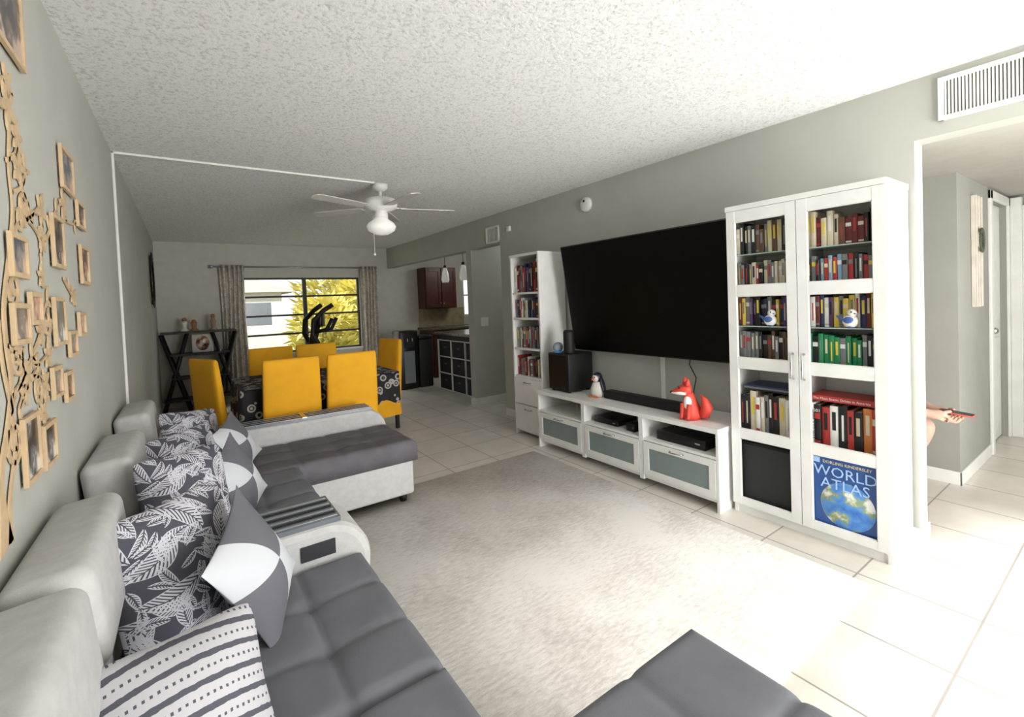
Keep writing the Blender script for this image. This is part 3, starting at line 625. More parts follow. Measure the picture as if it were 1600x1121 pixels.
# ---------------- ceiling fan -----------------
fc=Vector((1.43,3.95,0))
fan=thing('ceiling_fan','white five blade ceiling fan with a milk glass light','ceiling fan',(fc.x,fc.y,CH))
b=nb(); lathe(b,[(.001,CH-.001),(.07,CH-.001),(.065,CH-.03),(.035,CH-.06),(.001,CH-.06)],(fc.x,fc.y,0),24); flush('canopy',b,trim,fan)
b=nb(); tube(b,[(fc.x,fc.y,CH-.05),(fc.x,fc.y,CH-.12)],.016,12); flush('downrod',b,trim,fan)
b=nb(); lathe(b,[(.001,-.11),(.07,-.11),(.13,-.13),(.145,-.16),(.14,-.20),(.09,-.225),(.05,-.235),(.06,-.25),(.06,-.29),(.001,-.29)],(fc.x,fc.y,CH),28); flush('motor_housing',b,trim,fan)
milk=mat('milk_glass',(.93,.92,.90),.25,emis=.25)
b=nb(); lathe(b,[(.001,-.285),(.055,-.285),(.062,-.30),(.11,-.335),(.125,-.365),(.11,-.40),(.06,-.43),(.001,-.44)],(fc.x,fc.y,CH),28); flush('light_bowl',b,milk,fan)
bladeM=mat('white_blade',(.82,.81,.79),.5)
for k in range(5):
    a=math.radians(-14+72*k); Mx=Matrix.Translation((fc.x,fc.y,CH-.205))@Matrix.Rotation(a,4,'Z')@Matrix.Rotation(math.radians(8),4,'X')
    b=nb(); pts=[(.17,-.045),(.30,-.052),(.60,-.056),(.645,-.04),(.66,0),(.645,.04),(.60,.056),(.30,.052),(.17,.045)]
    rings(b,[[Mx@Vector((x,y,z)) for x,y in pts] for z in(-.003,.003)],0,False); bl=flush('blade',b,bladeM,fan)
    b=nb(); box(b,.09,.22,-.018,.018,.003,.009,M=Mx); flush('blade_iron',b,trim,bl)
b=nb(); tube(b,[(fc.x-.08,fc.y-.03,CH-.28),(fc.x-.08,fc.y-.03,CH-.60)],.0018,5); ell(b,(fc.x-.08,fc.y-.03,CH-.61),.012,0,10); flush('pull_chain',b,trim,fan)
# ---------------- dining -----------------
TX0,TX1,TY0,TY1=.32,1.60,4.14,5.02
tt=thing('dining_table','rectangular dining table hidden beneath the dark printed cloth','table',(.97,4.58,0))
b=nb(); box(b,TX0,TX1,TY0,TY1,.72,.75); flush('tabletop',b,darkwood,tt,bev=.003)
for x in(TX0+.30,TX1-.30):
    for y in(TY0+.33,TY1-.33): b=nb(); box(b,x-.03,x+.03,y-.03,y+.03,0.001,.72); flush('leg',b,darkwood,tt,bev=.003)
b=nb(); n=140; e=.006
def rect(s):
    w=TX1-TX0+2*e; h=TY1-TY0+2*e; P=2*(w+h); d=s*P
    if d<w: return TX0-e+d,TY0-e,0,-1
    d-=w
    if d<h: return TX1+e,TY0-e+d,1,0
    d-=h
    if d<w: return TX1+e-d,TY1+e,0,1
    d-=w; return TX0-e,TY1+e-d,-1,0
rs=[]
for zi,(z,fl) in enumerate(((.757,0),(.70,.3),(.60,.7),(.49,1))):
    r=[]
    for i in range(n):
        x,y,nx,ny=rect(i/n); o=fl*(.012+.012*math.sin(i*1.15)+.006*math.sin(i*2.3)); r.append(Vector((x+nx*o,y+ny*o,z+(.02*math.sin(i*.9) if zi==3 else 0))))
    rs.append(r)
rings(b,rs[::-1],0,True,cap=False); top=[b.verts.new(p) for p in rs[0]]; b.faces.new(top); bmesh.ops.remove_doubles(b,verts=b.verts,dist=.0005)
tag(flush('tablecloth',b,clothM,loc=(.97,4.58,.75)),'black tablecloth with pale scroll print draped over the dining table','tablecloth')
gch='yellow slipcovered dining chairs'
ch=thing('dining_chair','front left yellow slipcovered chair with its back to the sofa','chair',(.66,4.22,0),0,gch)
b=nb(); box(b,-.21,.21,-.20,.20,.33,.475,r=.03,seg=3); flush('seat',b,yellow,ch,local=True)
b=nb(); rs=[]
for z,fl in((.40,.0),(.30,.004),(.16,.012)):
    r=[]
    for i in range(48):
        s=i/48*4; k=int(s); f=s-k; w=.208+fl+.004*math.sin(i*1.9)*(.4-z)*6
        x,y=[(-w+2*w*f,-w),(w,-w+2*w*f),(w-2*w*f,w),(-w,w-2*w*f)][k]; r.append(Vector((x,y+.0,z)))
    rs.append(r)
rings(b,rs,0,True,cap=False); flush('skirt',b,yellow,ch,local=True)
b=nb(); Mb=Matrix.Translation((0,-.205,.40))@Matrix.Rotation(math.radians(5),4,'X')
rs=[]
for z,w,d in((-.20,.215,.035),(0,.216,.036),(.25,.212,.034),(.50,.207,.03),(.575,.204,.026),(.595,.196,.014)):
    rs.append([Mb@Vector((w*(abs(math.cos(a))**.25)*(1 if math.cos(a)>=0 else -1),d*(abs(math.sin(a))**.6)*(1 if math.sin(a)>=0 else -1),z)) for a in [k*2*PI/28 for k in range(28)]])
rings(b,rs,0,True); flush('backrest',b,yellow,ch,local=True)
for x in(-.18,.18):
    for y in(-.18,.17): b=nb(); box(b,x-.018,x+.018,y-.018,y+.018,0.001,.34); flush('leg',b,darkwood,ch,local=True,bev=.003)
dup(ch,(1.12,4.22,0),math.radians(2),'front right yellow slipcovered chair with its back to the sofa',gch)
dup(ch,(.70,5.08,0),PI,'far left yellow slipcovered chair across the table by the window side',gch)
dup(ch,(1.14,5.08,0),PI,'far right yellow slipcovered chair across the table by the window side',gch)
dup(ch,(.33,4.68,0),-PI/2+.42,'yellow slipcovered chair at left head of table near grey wall',gch)
dup(ch,(1.66,5.10,0),PI/2+.25,'yellow slipcovered chair at right end of table behind the cloth',gch)
# ---------------- curtains -----------------
cr=thing('curtain_rod','thin metal curtain rod with finials above the window','curtain rod',(1.6,YB-.08,2.06))
pa=onY(330,417,YB-.09); pb=onY(583,419,YB-.09); RZ=(pa.z+pb.z)/2; xa,xb=pa.x,pb.x
b=nb(); tube(b,[(xa,YB-.09,RZ),(xb,YB-.09,RZ)],.012,10); flush('rod',b,silver,cr)
for x in(xa,xb): b=nb(); ell(b,(x,YB-.09,RZ),.028,0,12); flush('finial',b,silver,cr)
for x in(xa+.12,xb-.12): b=nb(); tube(b,[(x,YB-.001,RZ),(x,YB-.09,RZ)],.008,8); flush('bracket',b,silver,cr)
def curtain(x0,x1,z0,label,n=60,folds=5):
    b=nb(); cols=[]
    for i in range(n+1):
        u=i/n; r=[]
        for j in range(9):
            v=j/8; z=RZ+.03-(RZ+.03-z0)*v
            x=x0+(x1-x0)*u+ (.02*math.sin(v*3+u*4)); y=YB-.09+.04*math.sin(u*folds*2*PI+.4*math.sin(v*4))*(0.8+.3*v)
            r.append(b.verts.new((x,y,z)))
        cols.append(r)
    for i in range(n):
        for j in range(8): f=b.faces.new((cols[i][j],cols[i+1][j],cols[i+1][j+1],cols[i][j+1])); f.smooth=True
    o=flush('curtain',b,curtM,loc=((x0+x1)/2,YB-.09,z0)); s=o.modifiers.new('s','SOLIDIFY'); s.thickness=.003
    tag(o,label,'curtain','beige printed curtains')
curtain(onY(343,450,YB-.09).x,onY(384,450,YB-.09).x,.12,'beige printed curtain panel left of the window')
curtain(onY(563,450,YB-.09).x,onY(592,450,YB-.09).x,.12,'beige printed curtain panel right of the window')
# ---------------- X shelf -----------------
sx0,sx1=-.30,.60; sy0,sy1=7.94,8.24
xs=thing('cross_frame_shelf','dark wood open shelf unit with crossed side legs in corner','shelf',(.15,8.08,0))
for i,(z,ins) in enumerate(((1.09,0),(.78,.10),(.45,.10),(.14,.0))):
    b=nb(); box(b,sx0+ins,sx1-ins,sy0,sy1,z,z+.028); flush('shelf',b,darkwood,xs,bev=.002)
for (xa_,xb_) in((sx0+.0,sx0+.30),(sx1-.30,sx1-.0)):
    for y in(sy0+.01,sy1-.04):
        for (p_,q_) in((xa_,xb_),(xb_,xa_)):
            b=nb(); tube(b,[(p_+.0,y+.015,0.001),(q_,y+.015,1.088)],.026,4); flush('leg',b,darkwood,xs)
tz=1.119
def fig(x,label,h,m):
    t=thing('figurine',label,'figurine',(x,8.08,tz))
    b=nb(); lathe(b,[(.001,0.001),(.05,0.001),(.05,.02),(.028,.04),(.035,.10),(.04,.13),(.02,h*.75),(.001,h*.75)],(x,8.08,tz),14); flush('body',b,m,t)
    b=nb(); ell(b,(x,8.08,tz+h*.82),(.03,.03,.035),0,12); flush('head',b,mat('tan_clay',(.62,.42,.30),.6),t)
fig(onY(288,505,8.08).x,'pale small figurine at left on the dark corner shelf',.20,cream)
fig(onY(303,505,8.08).x,'short brown figurine in the middle on dark corner shelf',.16,mat('tan_clay',(.62,.42,.30),.6))
fig(onY(333,505,8.08).x,'tallest figurine at right on the dark corner shelf',.25,mat('clay_rose',(.60,.50,.46),.6))
t=thing('oval_photo_frame','cream framed oval picture standing on the corner shelf','picture frame',(.22,8.05,.808))
p=onY(317,540,8.03); b=nb(); box(b,p.x-.13,p.x+.13,8.03,8.05,.8085,1.07,r=.008,seg=1); flush('frame',b,cream,t)
b=nb(); lathe(b,[(.001,0),(.105,0),(.1,.004),(.001,.004)],(p.x,8.03,.94),24,M=Matrix.Rotation(PI/2,4,'X'),sx=.8); flush('picture',b,photoMs[2],t)
p=onX(238,438,WL+.02); wy,wz=p.y,p.z; R_=.30
t=thing('metal_wreath','dark round metal wreath on left wall near the window','wall decor',(WL,wy,wz))
b=nb(); tube(b,[(WL+.02,wy+R_*math.cos(a),wz+R_*math.sin(a)) for a in [k*2*PI/32 for k in range(33)]],.012,6); flush('ring',b,matblack,t)
b=nb()
for k in range(22):
    a=k*2*PI/22; c=Vector((WL+.025,wy+R_*math.cos(a),wz+R_*math.sin(a))); ell(b,c,(.008,.028,.075),0,8,M=Matrix.Rotation(a+.6,4,'X'))
flush('leaves',b,matblack,t)
# ---------------- elliptical -----------------
ex,ey=1.50,7.30
t=thing('elliptical_trainer','black elliptical trainer with crossed handles before the window','exercise machine',(ex,ey,0))
b=nb(); box(b,ex-.03,ex+.03,ey-.6,ey+.55,.04,.10); box(b,ex-.28,ex+.28,ey-.62,ey-.55,0.001,.06); box(b,ex-.26,ex+.26,ey+.48,ey+.55,0.001,.06); flush('base_frame',b,matblack,t,bev=.005)
b=nb(); lathe(b,[(.001,-.06),(.25,-.06),(.27,-.03),(.27,.03),(.25,.06),(.001,.06)],(ex,ey+.25,.36),28,M=Matrix.Rotation(PI/2,4,'Y')); flush('flywheel_housing',b,mat('dark_grey_plastic',(.16,.16,.17),.4),t)
b=nb(); tube(b,[(ex,ey+.10,.08),(ex,ey+.02,.7),(ex,ey-.10,1.22)],.060,10); flush('mast',b,matblack,t)
b=nb(); box(b,ex-.11,ex+.11,ey-.18,ey-.10,1.10,1.30,r=.015); flush('console',b,black,t)
for s in(-1,1):
    off=.12*s
    b=nb(); tube(b,[(ex+s*.20,ey-.35+off,.30),(ex+s*.21,ey-.12+off,.70),(ex+s*.20,ey+.04+off,1.0),(ex+s*.20,ey+.02+off,1.20),(ex+s*.18,ey-.12+off,1.34),(ex+s*.14,ey-.24+off,1.42)],.034,8); flush('handlebar',b,matblack,t)
    b=nb(); tube(b,[(ex+s*.04,ey-.05,1.02),(ex+s*.14,ey-.26,1.06),(ex+s*.12,ey-.34,1.22)],.028,8); flush('grip_bar',b,matblack,t)
    b=nb(); box(b,ex+s*.14-.06,ex+s*.14+.06,ey-.45+off,ey-.12+off,.24,.27,r=.008,seg=2); flush('pedal',b,matblack,t)
t.rotation_euler.z=math.radians(62)
# ---------------- water cooler -----------------
cx,cy=2.96,7.25
t=thing('water_cooler','black and silver floor standing water cooler beside kitchen opening','water cooler',(cx,cy,0))
b=nb(); box(b,cx-.19,cx+.13,cy-.17,cy+.17,0.001,.95,r=.02,seg=2); flush('body',b,black,t)
b=nb(); box(b,cx-.12,cx+.06,cy-.178,cy-.168,.10,.62); flush('silver_front',b,silver,t,bev=.002)
b=nb(); box(b,cx-.12,cx+.06,cy-.175,cy-.165,.68,.88); flush('tap_recess',b,matblack,t)
for s in(-.07,.01): b=nb(); tube(b,[(cx+s,cy-.17,.82),(cx+s,cy-.21,.82),(cx+s,cy-.21,.78)],.012,8); flush('tap',b,chrome,t)
b=nb(); tube(b,[(cx-.25,cy+.3,.012),(cx-.45,cy+.15,.010),(cx-.52,cy+.5,.010),(cx-.40,cy+.9,.012),(cx-.42,YB-.02,.30)],.006,6); tag(flush('extension_cable',b,black,loc=(cx-.4,cy+.5,0)),'black power cord curling on tiles near the back wall outlet','cable')
t=thing('trash_bin','slim tall black bin between water cooler and the white shelving','bin',(3.22,7.25,0))
b=nb(); box(b,3.10,3.34,7.08,7.40,.001,.80,r=.02,seg=2); flush('body',b,matblack,t)
b=nb(); box(b,3.095,3.345,7.075,7.405,.80,.86,r=.015,seg=2); flush('lid',b,black,t)
# ---------------- kitchen -----------------
KX=3.30
t=thing('cube_shelf','white open shelving unit holding black baskets under the counter','shelf',(3.48,6.2,0))
k0,k1=5.48,6.80; b=nb()
for i in range(4): y=k0+(k1-k0-.012)*i/3; box(b,KX,KX+.36,y,y+.012,0.001,.80)
for i in range(4): z=.02+.26*i; box(b,KX+.001,KX+.36,k0,k1,z-.013,z)
box(b,KX+.35,KX+.359,k0,k1,0.001,.80); flush('carcass',b,white,t)
bk=mat('black_wicker',(.08,.08,.085),.7,bump=.6,bs=90)
first=None
for i in range(3):
    for j in range(3):
        lab=f"black basket, {['right','middle','left'][i]} column, {['bottom','middle','top'][j]} row of white shelving"
        y0=k0+.02+(k1-k0-.02)*i/3; y1=k0-.002+(k1-k0-.02)*(i+1)/3; yc=(y0+y1)/2; w=(y1-y0)/2-.010; z=.0205+.26*j
        if first is None:
            first=thing('storage_basket',lab,'basket',(KX+.17,yc,z),0,'black baskets in the white shelving')
            b=nb(); box(b,-.155,-.145,-w,w,0,.235); box(b,.145,.155,-w,w,0,.235); box(b,-.155,.155,-w,-w+.01,0,.235); box(b,-.155,.155,w-.01,w,0,.235); box(b,-.155,.155,-w,w,0,.01); flush('body',b,bk,first,local=True,bev=.002)
            b=nb(); tube(b,[(-.157,-w,.235),(-.157,w,.235),(.157,w,.235),(.157,-w,.235),(-.157,-w,.235)],.007,6); flush('rim',b,matblack,first,local=True)
            b=nb(); box(b,-.158,-.154,-.04,.04,.13,.15); flush('handle_tag',b,mat('dull_tag',(.3,.3,.3),.5),first,local=True)
        else: dup(first,(KX+.17,yc,z),0,lab,'black baskets in the white shelving')
gran=mat('speckled_granite',(.34,.32,.28),.25,var=.5,vs=70)
b=nb(); box(b,KX-.05,KX+.66,5.44,6.85,.88,.92); box(b,KX,KX+.6,5.46,6.82,.801,.88,1); tag(flush('bar_counter',b,[gran,matblack],loc=(3.6,6.1,.8),bev=.004),'speckled granite bar counter above the white shelving','countertop')
t=thing('wall_cabinet','dark cherry wood wall cabinet hanging in the kitchen corner','cabinet',(4.0,8.2,1.28))
b=nb(); box(b,3.70,4.36,8.06,8.39,1.28,2.066); flush('carcass',b,cherry,t,bev=.003)
for i in range(2):
    x0=3.71+i*.325; x1_=x0+.318; b=nb(); box(b,x0,x1_,8.04,8.06,1.29,2.055); d_=flush('door',b,cherry,t,bev=.003)
    b=nb(); e=.06
    for q in((x0+.005,x0+e,1.295,2.05),(x1_-e,x1_-.005,1.295,2.05),(x0+e,x1_-e,1.295,1.295+e),(x0+e,x1_-e,2.05-e,2.05)): box(b,q[0],q[1],8.03,8.04,q[2],q[3])
    flush('door_frame',b,cherry,d_,bev=.002)
    b=nb(); ell(b,(x0+(.29 if i==0 else .03),8.015,1.38),.014,0,10); flush('knob',b,chrome,d_)
t=thing('base_cabinet','cherry wood base cabinets along the kitchen back wall','cabinet',(4.4,8.1,0))
b=nb(); box(b,3.70,5.9,7.80,8.385,.0,.88); flush('carcass',b,cherry,t,bev=.003)
for i in range(4):
    x0=3.72+i*.54; b=nb(); box(b,x0,x0+.52,7.78,7.80,.12,.86); flush('door',b,cherry,t,bev=.003)
b=nb(); box(b,3.66,5.95,7.76,8.385,.88,.92); tag(flush('kitchen_countertop',b,gran,loc=(4.5,8.1,.88),bev=.004),'dark granite worktop along the kitchen back wall','countertop')
b=nb(); box(b,3.7,4.7,YB-.01,YB,.92,1.28); struct('trim_3',b,mat('backsplash',(.64,.60,.48),.5,var=.08,vs=12))
for i,(x,y) in enumerate(((3.45,6.72),(3.45,6.12))):
    t=thing('pendant_lamp',['glass pendant lamp next to the cherry wall cabinet','glass pendant lamp nearer the corridor wall'][i],'pendant lamp',(x,y,CH))
    b=nb(); lathe(b,[(.001,CH-.001),(.05,CH-.001),(.04,CH-.025),(.001,CH-.025)],(x,y,0),16); flush('ceiling_cup',b,bronze,t)
    b=nb(); tube(b,[(x,y,CH-.02),(x,y,1.98)],.004,6); flush('cord',b,bronze,t)
    b=nb(); lathe(b,[(.001,1.99),(.022,1.985),(.026,1.93),(.001,1.93)],(x,y,0),14); flush('socket',b,bronze,t)
    b=nb(); lathe(b,[(.022,1.95),(.032,1.93),(.048,1.87),(.060,1.80),(.064,1.75),(.052,1.71)],(x,y,0),20); flush('glass_shade',b,mat('pearl_glass',(.9,.9,.88),.2,emis=.2),t)
# ---------------- family tree wall decor -----------------
TXp=WL+.003
def W(x,y): p=onX(x,y,TXp); return (p.y,p.z)
def ribbonW(b,P,ws,th=.004,sub=6):
    Q=[];WW=[]; n=len(P)
    for i in range(n-1):
        p0=P[max(i-1,0)];p1=P[i];p2=P[i+1];p3=P[min(i+2,n-1)]
        for s in range(sub):
            t=s/sub; Q.append(.5*((2*p1)+(-p0+p2)*t+(2*p0-5*p1+4*p2-p3)*t*t+(-p0+3*p1-3*p2+p3)*t**3)); WW.append(ws[i]*(1-t)+ws[i+1]*t)
    Q.append(P[-1]); WW.append(ws[-1])
    rs=[]
    for i,q in enumerate(Q):
        d=(Q[min(i+1,len(Q)-1)]-Q[max(i-1,0)]); 
        if d.length<1e-6: d=Vector((0,0,1))
        d.normalize(); nrm=Vector((0,-d.z,d.y))*WW[i]
        a=q+nrm; c=q-nrm
        rs.append([Vector((TXp,a.y,a.z)),Vector((TXp+th,a.y,a.z)),Vector((TXp+th,c.y,c.z)),Vector((TXp,c.y,c.z))])
    rings(b,rs,0,False)
def ribbon(b,pts,ws,**k): ribbonW(b,[Vector((0,)+W(*p)) for p in pts],ws,**k)
def leaf(b,y,z,a,l,w,th=.004):
    o=[]
    for k in range(9):
        u=k/8; o.append((l*u,w*math.sin(PI*u)**.8))
    o+= [(x_,-y_) for x_,y_ in o[-2:0:-1]]
    ca,sa=math.cos(a),math.sin(a)
    rings(b,[[Vector((TXp+d_,y+x_*ca-y_*sa,z+x_*sa+y_*ca)) for x_,y_ in o] for d_ in(0,th)],0,False)
def spiral(y,z,r,a0,sgn,turn=1.5):
    b=nb(); P=[]
    for k in range(10):
        u=k/9; a=a0+sgn*u*turn*2*PI; rr=r*(1-u*.8); P.append(Vector((0,y+rr*math.cos(a),z+rr*math.sin(a))))
    ribbonW(b,P,[.006]*9+[.003],sub=3); flush('curl',b,wood,tr)
p=W(10,500)
tr=thing('family_tree_decor','pale plywood flowering tree cutout mounted among the photo frames','wall decor',(WL,p[0],p[1]))
for pts,ws in (([(8,860),(2,800),(0,740),(10,670),(16,600),(8,540),(4,480),(12,400),(18,330),(12,260),(12,190),(8,120)],[.045,.020,.013,.012,.011,.010,.009,.009,.008,.007,.006,.003]),
 ([(14,850),(14,780),(22,700),(16,640),(2,570),(-4,500)],[.02,.008,.007,.007,.006,.003])):
    b=nb(); ribbon(b,pts,ws); flush('trunk',b,wood,tr)
brs=[[(14,650),(30,600),(48,560),(62,520),(72,470)],[(16,620),(40,592),(60,592),(70,625),(66,655)],[(8,540),(30,560),(55,572),(76,550)],[(14,400),(26,350),(46,338),(62,320)],
 [(30,340),(48,350),(62,380),(63,440)],[(62,400),(76,360),(86,330),(97,312)],[(84,340),(100,345),(115,350),(124,335)],[(16,300),(32,292),(38,268),(28,262),(24,276)],[(98,435),(108,455),(116,470)],[(55,580),(38,610),(28,640)],[(8,250),(22,240),(26,215)]]
for q in brs:
    b=nb(); ribbon(b,q,[.006]+[.005]*(len(q)-2)+[.002]); flush('branch',b,wood,tr)
for (x,y,r,a0,sg) in((22,690,.06,2.5,1),(24,560,.05,1.0,-1),(36,330,.05,.4,1),(20,450,.05,2.8,1),(72,500,.05,0,-1),(60,610,.045,1.5,1)):
    py_,pz_=W(x,y); spiral(py_,pz_,r,a0,sg)
fl=[(9,165,.055),(26,262,.045),(32,335,.04),(62,330,.045),(64,372,.04),(63,432,.032),(97,320,.05),(122,340,.032),(112,462,.034),(62,520,.04),(74,555,.04),(42,588,.04),(69,600,.04),(67,648,.034),(24,215,.04),(8,128,.04)]
for (x,y,s) in fl:
    py_,pz_=W(x,y); b=nb(); a0=random.random()
    for k in range(5): leaf(b,py_,pz_,a0+k*2*PI/5,s*1.15,s*.25,th=.005)
    flush('blossom',b,wood,tr)
b=nb()
for q in brs:
    for i in range(1,len(q)):
        (x,y)=q[i]; py_,pz_=W(x,y); a=random.uniform(.3,2.6)
        leaf(b,py_,pz_,a,.05,.009); leaf(b,py_,pz_,a-1.6,.042,.008)
flush('leaves',b,wood,tr)
FR=[((93,233,114,302),'highest small frame right of the tree, near the conduit',1),((118,313,132,360),'small frame right of blossoms, third row from top',0),((80,335,100,422),'tall narrow frame right of the curling branch',0),
((14,363,43,438),'frame of child picture left side, upper row on trunk',1),((124,382,139,448),'rightmost tall frame below the small upper one',2),((45,453,66,512),'square frame at mid height beside tree trunk',2),((83,461,103,545),'tall frame in the middle of wall group',3),
((18,470,47,543),'left frame at mid height overlapping the trunk',0),((121,484,134,530),'small rightmost frame at mid height',2),((106,513,121,562),'small dark frame below the tall middle frame',0),((80,568,98,627),'frame in lower row next to leafy branch',1),((100,576,115,632),'lower row frame farthest right',0),
((35,643,64,760),'largest lower frame with black and white portrait',3),((66,655,89,735),'lower frame right of the largest portrait frame',3)]
def pframe(y0,y1,z0,z1,label,pm):
    t=thing('photo_frame',label,'photo frame',(WL,(y0+y1)/2,z0),0,'photo frames on the left wall')
    e=.013; b=nb(); x0,x1=WL+.006,WL+.016
    box(b,x0,x1,y0,y0+e,z0,z1); box(b,x0,x1,y1-e,y1,z0,z1); box(b,x0,x1,y0+e,y1-e,z0,z0+e); box(b,x0,x1,y0+e,y1-e,z1-e,z1); flush('frame',b,wood,t,bev=.001)
    b=nb(); box(b,WL+.001,x0+.005,y0+e,y1-e,z0+e,z1-e); flush('photo',b,photoMs[pm],t)
for (x0,y0,x1,y1),lab,pm in FR:
    cx_,cy_=(x0+x1)/2,(y0+y1)/2; a=onX(x0+3,cy_,WL+.012).y; c=onX(x1,cy_,WL+.012).y; zt=onX(cx_,y0+4,WL+.012).z; zb=onX(cx_,y1-4,WL+.012).z
    pframe(a,c,zb,zt,'pale wood '+lab,pm)
a=onX(38,60,WL+.015).y; zb=onX(20,84,WL+.015).z; pframe(a-.26,a,zb,zb+.30,'pale wood frame in the top left corner near the ceiling',0)
# ---------------- hall decor -----------------
t=thing('wreath_panel','white panelled board with green wreath hanging on hallway wall','wall decor',(4.71,.80,1.2))
b=nb(); box(b,4.62,4.80,.785,.808,1.2,2.0); 
for x in(4.62,4.70,4.78): box(b,x,x+.02,.775,.785,1.2,2.0)
flush('panel',b,mat('aged_white_wood',(.80,.77,.72),.6,var=.06),t,bev=.002)
b=nb(); 
for k in range(22): a=k*2*PI/22; ell(b,(4.71+.055*math.cos(a),.765,1.68+.075*math.sin(a)),(.010,.008,.024),0,7,M=Matrix.Rotation(-a+.5,4,'Y'))
flush('wreath',b,mat('muted_leaf_green',(.30,.34,.27),.7),t)
# ---------------- person -----------------
PX=3.72; DY=.06
st=thing('stool','low dark stool the seated person sits on in hallway recess','stool',(PX,1.36+DY,0))
b=nb(); lathe(b,[(.001,.40),(.17,.40),(.18,.415),(.17,.43),(.001,.43)],(PX,1.36+DY,0),24); flush('seat',b,darkwood,st)
for sx in(-1,1):
    for sy in(-1,1): b=nb(); tube(b,[(PX+sx*.15,1.36+DY+sy*.15,.001),(PX+sx*.10,1.36+DY+sy*.10,.405)],.016,8); flush('leg',b,darkwood,st)
per=thing('person','seated person bending over a phone, half hidden by the hallway corner','person',(PX,1.2,0))
def skinmesh(name,V,E,m,parent,root=0,sub=2):
    me=bpy.data.meshes.new(name); me.from_pydata([Vector(v[:3]) for v in V],E,[]); me.update()
    me.transform(WM[parent.name].inverted())
    o=bpy.data.objects.new(name,me); C.objects.link(o); o.parent=parent; WM[o.name]=WM[parent.name].copy()
    o.modifiers.new('skin','SKIN')
    if not me.skin_vertices: 
        print('no skin layer'); return o
    for i,v in enumerate(V):
        r=v[3]; me.skin_vertices[0].data[i].radius=(r,r)
    me.skin_vertices[0].data[root].use_root=True
    s=o.modifiers.new('sub','SUBSURF'); s.levels=sub; s.render_levels=sub
    o.modifiers['skin'].use_smooth_shade=True
    me.materials.append(m); return o
V=[];E=[]
def v(x,y,z,r,p=None):
    V.append((PX+x,y,z,r)); 
    if p is not None: E.append((p,len(V)-1))
    return len(V)-1
r0=v(0,1.36+DY,.56,.13); s1=v(0,1.33,.72,.12,r0); s2=v(0,1.24,.88,.125,s1); n1=v(0,1.14,1.00,.055,s2); h1=v(0,1.06,1.06,.06,n1); h2=v(0,.985,1.12,.088,h1); h3=v(0,.995,1.19,.08,h2)
nose=v(0,.880,1.115,.015,h2); 
for s in(-1,1):
    hp=v(s*.09,1.38,.53,.085,r0); kn=v(s*.12,.865,.485,.058,hp); cf=v(s*.12,.96,.30,.052,kn); an=v(s*.12,1.06,.10,.036,cf); ft=v(s*.125,.95,.04,.030,an)
    sh=v(s*.16,1.22,.93,.055,s2); el=v(s*.20,1.06,.70,.040,sh); wr=v(s*.070,.86,.595,.029,el); pm=v(s*.040,.785,.580,.034,wr); 
    for k in range(4):
        ln=(.040,.046,.044,.036)[k]
        f0=v(s*(.050-.003*k),.768-.016*k,.565-.003*k,.0095,pm)
        f1=v(s*(.036),.752-.016*k,.577-.003*k,.009,f0); f2=v(s*(.036-ln*.35),.748-.016*k,.588-.002*k,.008,f1)
    th=v(s*.052,.765,.610,.011,pm); v(s*.032,.735,.618,.009,th)
body=skinmesh('body',V,E,skin,per)
V=[];E=[]
a=v(0,1.36+DY,.60,.15); b_=v(0,1.33,.74,.14,a); c_=v(0,1.24,.89,.145,b_); v(0,1.17,.965,.08,c_)
for s in(-1,1): q=v(s*.165,1.22,.93,.07,c_); v(s*.19,1.14,.79,.06,q)
skinmesh('shirt',V,E,mat('purple_cloth',(.36,.27,.45),.85),per)
V=[];E=[]
a=v(0,1.36+DY,.55,.145)
for s in(-1,1): q=v(s*.09,1.36,.54,.10,a); v(s*.11,1.02,.51,.082,q)
skinmesh('shorts',V,E,mat('grey_shorts',(.30,.31,.36),.85),per)
for s in(-1,1):
    V=[];E=[]; a=v(s*.12,1.055,.12,.042); q=v(s*.122,1.03,.05,.042,a); v(s*.126,.935,.035,.034,q); skinmesh('shoe',V,E,mat('lilac_shoe',(.50,.42,.55),.8),per)
b=nb(); ell(b,(PX,1.015,1.185),(.088,.10,.10),0,16,M=Matrix.Rotation(.5,4,'X')); flush('hair',b,mat('dark_hair',(.10,.07,.06),.7),per)
for s in(-1,1):
    b=nb(); ell(b,(PX+s*.03,.905,1.14),(.012,.008,.008),0,8); flush('eye',b,black,per)
    b=nb(); ell(b,(PX+s*.085,.99,1.12),(.012,.02,.03),0,8); flush('ear',b,skin,per)
b=nb(); ell(b,(PX,.905,1.075),(.025,.008,.007),0,8); flush('mouth',b,mat('lips',(.65,.35,.32),.5),per)
ph=thing('smartphone','dark smartphone in an orange edged case held by the person','phone',(PX,.72,.60))
Mp=Matrix.Translation((PX,.725,.604))@Matrix.Rotation(.08,4,'X')
b=nb(); box(b,-.037,.037,-.08,.075,-.005,.005,r=.003,seg=2,M=Mp); flush('case',b,mat('coral_case',(.75,.35,.30),.5),ph)
b=nb(); box(b,-.034,.034,-.077,.072,.005,.006,M=Mp); flush('screen',b,black,ph)
